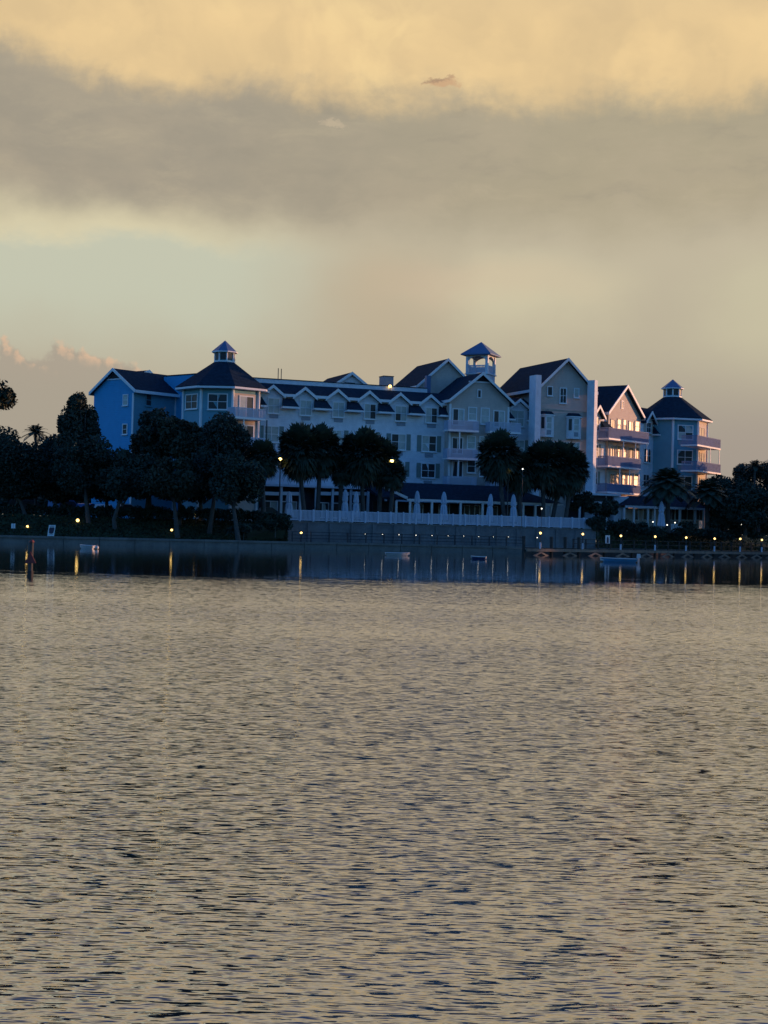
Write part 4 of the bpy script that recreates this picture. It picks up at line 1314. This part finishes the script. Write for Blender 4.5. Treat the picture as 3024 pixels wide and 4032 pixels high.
def bollard(c, top, label, proto=[None]):
    h = top - c[2]
    if proto[0]:
        dup(proto[0][0], c, label, 0, h / proto[0][1]); return
    t = thing('path_lamp', c, label, 'path lamp', 'lit path lamps by the seawall')
    proto[0] = (t, h)
    x, y, b = c
    MB().ngon(x, y, .05, 0, b - .05, top - .10).build('post', M['metal'], t)
    MB().ball((x, y, top), .11, 10, 7).build('globe', M['lamp'], t, smooth=True)
    MB().ngon(x, y, .16, 0, top + .11, top + .2, .03).build('cap', M['metal'], t)


for px, py, Y, zb, lab in ((108, 2073, 143, PZ, 'path lamp between the white twin sign and the warning board'), (306, 2049, 146, 1.0, 'path lamp right of the warning board, high on the bank'),
                           (676, 2087, 146, PZ, 'path lamp low on the bank before the double trunk'), (771, 2031, 151, 1.9, 'path lamp high on the bank under the cupola tower'),
                           (1186, 2097, 147, PZ, 'path lamp at the left end of the retaining wall')):
    P = at(px, py, Y)
    bollard((P.x, P.y, zb), P.z, lab)

wl_px = [(1370, 2101), (1439, 2102), (1506, 2103), (1571, 2105), (1638, 2107), (1701, 2108), (1765, 2109), (1826, 2110), (1885, 2112), (1943, 2113), (2002, 2114), (2058, 2115.5), (2115, 2117), (2169, 2118.5), (2222, 2119.5), (2275, 2120.5)]
P0 = None
for i, (px, py) in enumerate(wl_px):
    u, zz = FT.uv(px, py, .24)
    p = FT.W(u, .24, zz)
    if P0 is None:
        P0 = thing('wall_lamp', p, 'string wall lights', 'wall lamp', 'row of small wall lamps')
        MB().ball(p, .05, 8, 6).build('bulb', M['walllamp'], P0, smooth=True)
        MB().box(FT, u - .08, u + .08, .21, .235, zz - .1, zz + .1).box(FT, u - .03, u + .03, .11, .209, zz - .03, zz + .03).build('bracket', M['metal'], P0)
        r = P0
    else: r = dup(P0, p, '')
    r['label'] = 'small round white lamp in the row on the grey retaining wall'

# ------------------------------------------------------------------ dock
D0, D1 = at(2074, 2162, 139), at(3024, 2175.6, 166)
dv = Vector((D1.x - D0.x, D1.y - D0.y, 0)); dl = dv.length
FD_ = Fac(D0.x, D0.y, math.degrees(math.atan2(dv.y, dv.x)))
dz_ = .60
dock = thing('dock', FD_.W(0, 0, 0), 'long wooden boat dock on dark piles with chevron braces', 'dock')
MB().box(FD_, 0, dl + 16, -2.4, -.06, dz_ - .08, dz_).build('deck', M['wood'], dock)
MB().box(FD_, -.02, dl + 16, -.058, .06, dz_ - .24, dz_ + .03).build('fascia_beam', M['wood'], dock)
for px in (2128, 2242, 2342, 2450, 2543, 2628, 2706, 2782, 2851, 2919, 2978, 3035):
    u = FD_.uv(px, 2180)[0]
    for sg in (-1, 1):
        MB().prism(FD_, [(u, dz_ - .245), (u, dz_ - .40), (u + sg * 1.05, -.16), (u + sg * 1.05, .02)], -.02, .10).build('brace', M['wood'], dock)
for px in (2073, 2182, 2236, 2290, 2390, 2500, 2590, 2665, 2745, 2820, 2885, 2950, 3010):
    u = FD_.uv(px, 2160)[0]
    t_ = 1.75 if px < 2300 else .57
    mb = MB().tube([FD_.W(u, -.35, -1), FD_.W(u, -.35, t_)], .15 if px < 2300 else .12, 9)
    mb.build('pile', M['darkwood'], dock)
for h in (.55, .95):
    MB().box(FD_, FD_.uv(2330, 2150)[0], dl + 16, -2.30, -2.26, dz_ + h - .03, dz_ + h + .03).build('rail', M['darkwood'], dock)
for k in range(20):
    u = FD_.uv(2330, 2150)[0] + k * 1.9
    MB().box(FD_, u - .05, u + .05, -2.34, -2.22, dz_ + .003, dz_ + 1.0).build('rail_post', M['darkwood'], dock)
names = ['first', 'second', 'third', 'fourth', 'fifth', 'sixth', 'seventh', 'eighth']
P0 = None
for i, (px, py) in enumerate(((2128, 2099), (2295, 2103), (2445, 2110), (2580, 2113), (2702, 2117), (2814, 2121), (2915, 2122), (3000, 2126))):
    u, zz = FD_.uv(px, py, -.35)
    p = FD_.W(u, -.35, dz_)
    lab = f'{names[i]} lit dock lamp counted from the retaining wall end of the dock'
    if P0 is None:
        P0 = thing('dock_lamp', p, lab, 'dock lamp', 'lit lamps along the dock'); Z0 = zz - dz_
        x, y = p.x, p.y
        MB().ngon(x, y, .09, 0, dz_ + .003, dz_ + .60).build('pedestal', M['rail'], P0)
        MB().ngon(x, y, .045, 0, dz_ + .603, zz - .11).build('post', M['metal'], P0)
        MB().ball((x, y, zz), .105, 10, 7).build('globe', M['lamp'], P0, smooth=True)
        MB().ngon(x, y, .17, 0, zz + .115, zz + .22, .03).build('cap', M['metal'], P0)
    else:
        r = dup(P0, p, lab); r.scale = (1, 1, (zz - dz_) / Z0)
P = at(2905, 2076, 172)
for i, (px, py, Y, lab) in enumerate(((2571, 2055, 166, 'tiny pale spotlight at the foot of the umbrella by the cafe'), (2627, 2067, 167, 'tiny ground spotlight below the cafe screen'),
                                      (2658, 2058, 168, 'tiny spotlight on the cafe screen'), (2920, 2066, 172, 'small white lamp under the right trees'),
                                      (2133, 2003, 156, 'tiny white lamp in the restaurant behind the palm trunks'), (2058, 1847, 149, 'small white street light high in the palm by its thin pole'))):
    P = at(px, py, Y)
    t = thing('spotlight', (P.x, P.y, GZ), lab, 'spotlight', 'small white lights in the grounds')
    MB().ball(P, .07, 8, 6).build('bulb', M['walllamp'], t, smooth=True)
    MB().tube([(P.x, P.y + .09, GZ), (P.x, P.y + .09, P.z + .12)], .03, 6).build('post', M['metal'], t)

# ------------------------------------------------------------------ boats
def boat(px, py, Y, L, B, Hh, rot, hull, label, rim='boatwhite', motor=False, name='rowing_boat'):
    P = at(px, py, Y); cx, cy = P.x, P.y
    t = thing(name, (cx, cy, 0), label, 'boat')
    ca, sa = math.cos(rot), math.sin(rot)
    Wp = lambda a, b, z_: Vector((cx + a * ca - b * sa, cy + a * sa + b * ca, z_))
    ns = 12
    st = []
    for i in range(ns + 1):
        s = i / ns
        w = B / 2 * (0.80 + .20 * math.sin(PI * min(1, s * 1.2))) * (1 if s < .55 else math.cos((s - .55) / .45 * PI / 2) ** .75 + .02)
        sheer = Hh * (1 + .32 * max(0, s - .4) ** 1.5)
        st.append((L * (s - .5), max(w, .015), sheer, -.12 + .30 * max(0, s - .6)))
    out = []; inn = []
    for a, w, h, kz in st:
        out.append([Wp(a, -w, h), Wp(a * .90, -w * .80, h * .35), Wp(a * .80, -w * .40, kz), Wp(a * .80, w * .40, kz), Wp(a * .90, w * .80, h * .35), Wp(a, w, h)])
        q = max(w - .05, .008)
        inn.append([Wp(a, -q, h - .002), Wp(a, -q * .8, h * .35), Wp(a, q * .8, h * .35), Wp(a, q, h - .002)])
    mb = MB()
    vs = [p for r in out for p in r]
    fs = [(i * 6 + j, i * 6 + j + 1, i * 6 + j + 7, i * 6 + j + 6) for i in range(ns) for j in range(5)] + [(0, 1, 2, 3, 4, 5)]
    mb.add(vs, fs); mb.build('hull', M[hull], t, smooth=False)
    mb = MB(); vs = [p for r in inn for p in r]
    mb.add(vs, [(i * 4 + j, i * 4 + j + 1, i * 4 + j + 5, i * 4 + j + 4) for i in range(ns) for j in range(3)] + [(0, 1, 2, 3)])
    mb.build('interior', M[rim], t)
    for e in (0, 5):
        MB().tube([out[i][e] for i in range(ns + 1)], .035, 6).build('gunwale', M[rim], t)
    for s in (4, 7):
        a, w, h, _ = st[s]
        w -= .05
        MB().hexa([Wp(a - .1, -w, h * .62), Wp(a + .1, -w, h * .62), Wp(a + .1, w, h * .62), Wp(a - .1, w, h * .62),
                   Wp(a - .1, -w, h * .70), Wp(a + .1, -w, h * .70), Wp(a + .1, w, h * .70), Wp(a - .1, w, h * .70)]).build('thwart', M['wood'], t)
    if motor:
        a = st[0][0] + .12
        m = MB().hexa([Wp(a - .34, -.13, .36), Wp(a - .02, -.13, .36), Wp(a - .02, .13, .36), Wp(a - .34, .13, .36),
                       Wp(a - .28, -.10, .66), Wp(a - .04, -.10, .66), Wp(a - .04, .10, .66), Wp(a - .28, .10, .66)])
        e = m.build('outboard_motor', M['boatwhite'], t)
        MB().hexa([Wp(a - .22, -.05, -.4), Wp(a - .10, -.05, -.4), Wp(a - .10, .05, -.4), Wp(a - .22, .05, -.4),
                   Wp(a - .24, -.07, .358), Wp(a - .08, -.07, .358), Wp(a - .08, .07, .358), Wp(a - .24, .07, .358)]).build('leg', M['boatwhite'], e)
    return t


boat(342, 2166, 114, 1.12, .55, .25, PI - .25, 'boatwhite', 'small white dinghy beside a round white buoy below the left bank')
boat(1565, 2186, 118, 1.9, .62, .20, .14, 'boatwhite', 'long low white skiff moored under the row of wall lamps', name='skiff')
boat(1884, 2202, 110, 1.1, .5, .19, PI - .2, 'boatnavy', 'little dark dinghy with a white rim left of the dock', name='dinghy')
boat(2437, 2214, 112, 2.75, .95, .27, PI - .12, 'boatblue', 'blue boat with a white outboard motor beside the dock', motor=True, name='motor_boat')
P = at(381, 2166, 113)
bu = thing('buoy', (P.x, P.y, 0), 'round white mooring buoy touching the white dinghy', 'buoy')
MB().ball((P.x, P.y, .13), .15, 14, 10).build('float', M['boatwhite'], bu, smooth=True)
MB().tube([(P.x, P.y, .27), (P.x, P.y, .35)], .02, 6).build('eye', M['metal'], bu)

# ------------------------------------------------------------------ channel marker, signs
P = at(117, 2283, 50)
mk = thing('channel_marker', (P.x, 50, 0), 'weathered pile with a faded red triangle board standing in the open water', 'marker')
x = P.x
MB().tube([(x, 50, -1.5), (x + .01, 50, .25)], [.105, .105], 12).build('pile_foot', M['darkwood'], mk)
MB().tube([(x + .01, 50, .252), (x + .03, 50, 1.18)], [.078, .072], 12).build('pile', M['bark'], mk)
MB().ngon(x + .03, 50, .10, 0, 1.182, 1.26, .05, n=12).build('cap', M['red'], mk)
MB().prism(Fac(x + .03, 49.9, 0), [(-.19, .50), (.19, .50), (.0, .87)], 0, .03).build('triangle_board', M['red'], mk)

P = at(52, 2085, 141)
sg = thing('notice_sign', (P.x, P.y, PZ), 'small white sign of two upright panels at the far left of the promenade', 'sign')
k = 141 / FPX
zc = at(52, 2071, 141).z
for q in (-1, 1):
    MB().box(Fac(P.x, P.y, 0), *sorted((q * .015, q * .19)), 0, .03, zc - .22, zc + .22).build('panel', M['trim'], sg)
MB().box(Fac(P.x, P.y, 0), -.013, .013, 0, .03, zc - .22, zc + .22).build('divider', M['signdark'], sg)
MB().tube([(P.x, P.y + .06, PZ - .02), (P.x, P.y + .06, zc)], .03, 6).build('post', M['metal'], sg)

P = at(200, 2112, 141)
fz = Fac(P.x, P.y, 0)
sg = thing('warning_board', (P.x, P.y, PZ), 'white slanted board with a dark picture at the edge of the seawall', 'sign')
zb_ = PZ + .02
kk = 1.02
sk = lambda a, h: (a + .13 * h, zb_ + h)
MB().prism(fz, [sk(-.32, 0), sk(.30, 0), sk(.30, kk), sk(-.32, kk)], 0, .04).build('board', M['trim'], sg)
MB().prism(fz, [sk(-.2, .26), sk(.0, .2), sk(.2, .26), sk(.24, .7), sk(.2, .8), sk(-.2, .8), sk(-.25, .66)], .042, .05).build('picture', M['signdark'], sg)
for h0, h1, a in ((.12, .15, .2), (.86, .89, .22), (.93, .95, .16)):
    MB().prism(fz, [sk(-a, h0), sk(a, h0), sk(a, h1), sk(-a, h1)], .042, .048).build('printed_line', M['signdark'], sg)
for q in (-.2, .2):
    MB().box(fz, q - .03, q + .03, -.08, -.003, PZ - .02, PZ + .8).build('leg', M['darkwood'], sg)
P = FD_.W(FD_.uv(2392, 2125, -2.0)[0], -2.0, 0)
fz = Fac(P.x, P.y, 20)
sg = thing('dock_sign', (P.x, P.y, dz_), 'white sign with a dark symbol between the second and third dock lamps', 'sign')
MB().box(fz, -.24, .24, 0, .03, dz_ + .62, dz_ + 1.42).build('board', M['trim'], sg)
MB().prism(fz, [(-.10, dz_ + .66), (.12, dz_ + .66), (.12, dz_ + 1.1), (.05, dz_ + 1.28), (-.05, dz_ + 1.28), (-.10, dz_ + 1.1)], .032, .04).build('symbol', M['signdark'], sg)
MB().box(fz, -.04, .04, -.08, -.003, dz_ + .003, dz_ + 1.3).build('post', M['darkwood'], sg)

# ------------------------------------------------------------------ parked cars
def car(px, Y, rot, paint, label, L=4.5, H=1.5, van=False):
    x = at(px, 1990, Y).x
    t = thing('parked_car', (x, Y, GZ), label, 'car', 'cars parked behind the hedge')
    F = Fac(x, Y, rot); b = GZ; h = L / 2
    if van: cab = [(-h + .1, .95), (-h + .25, H - .05), (-h + .6, H), (h - 1.9, H), (h - 1.0, .98)]
    else: cab = [(-h + .75, .92), (-h + 1.35, H - .04), (-h + 1.9, H), (h - 2.2, H - .03), (h - 1.35, .92)]
    body = [(-h, .32), (-h + .02, .72), (-h + .2, .9)] + [(u, v) for u, v in ((-h + .75, .93), (h - 1.3, .93))] + [(h - .3, .82), (h, .62), (h, .32)]
    MB().prism(F, [(u, b + v) for u, v in body], -.85, .85).build('body', M[paint], t)
    MB().loft([F.W(u, -.78, b + v + .012) for u, v in cab], [F.W(u, .78, b + v + .012) for u, v in cab]).build('cabin', M[paint], t)
    ins = [(u * .93 + (-.02), .98 + (v - .92) * .80) for u, v in cab]
    for s in (-1, 1):
        MB().prism(F, [(u, b + v) for u, v in ins], s * .775, s * .80).build('side_window', M['glass'], t)
    for u in (-h + .85, h - .85):
        for s in (-1, 1):
            c_ = [F.W(u + .32 * math.cos(a), s * .66, b + .32 + .32 * math.sin(a)) for a in [2 * PI * k / 16 for k in range(16)]]
            d_ = [F.W(u + .32 * math.cos(a), s * .88, b + .32 + .32 * math.sin(a)) for a in [2 * PI * k / 16 for k in range(16)]]
            w_ = MB().loft(c_, d_).build('wheel', M['tyre'], t)
            c_ = [F.W(u + .2 * math.cos(a), s * .882, b + .32 + .2 * math.sin(a)) for a in [2 * PI * k / 12 for k in range(12)]]
            d_ = [F.W(u + .17 * math.cos(a), s * .90, b + .32 + .17 * math.sin(a)) for a in [2 * PI * k / 12 for k in range(12)]]
            MB().loft(c_, d_).build('rim', M['carsilver'], w_)
    for s in (-1, 1):
        MB().box(F, h - .02, h + .03, *sorted((s * .45, s * .78)), b + .58, b + .72).build('headlight', M['curtain'], t)


car(120, 160, 12, 'cardark', 'dark car with a glinting roofline behind the hedge, left of the blue one', 4.7, 1.72, True)
car(262, 160, 60, 'carblue', 'blue rounded car parked behind the hedge under the blue gable', 4.3, 1.78, True)
car(345, 161, 75, 'carblue', 'dark blue low car right of the blue rounded one', 4.4, 1.5)
car(412, 160, 85, 'carwhite', 'white car mostly hidden between trunks behind the hedge', 4.3, 1.45)
car(510, 161, 20, 'carsilver', 'silver grey car farthest along the hedge towards the tower', 4.5, 1.55)
for i, (x0, lab) in enumerate(((1064, 'black car parked before the dark porch next to the first umbrella'),)):
    car(x0, 157, 22, 'cardark', lab, 4.4, 1.5)
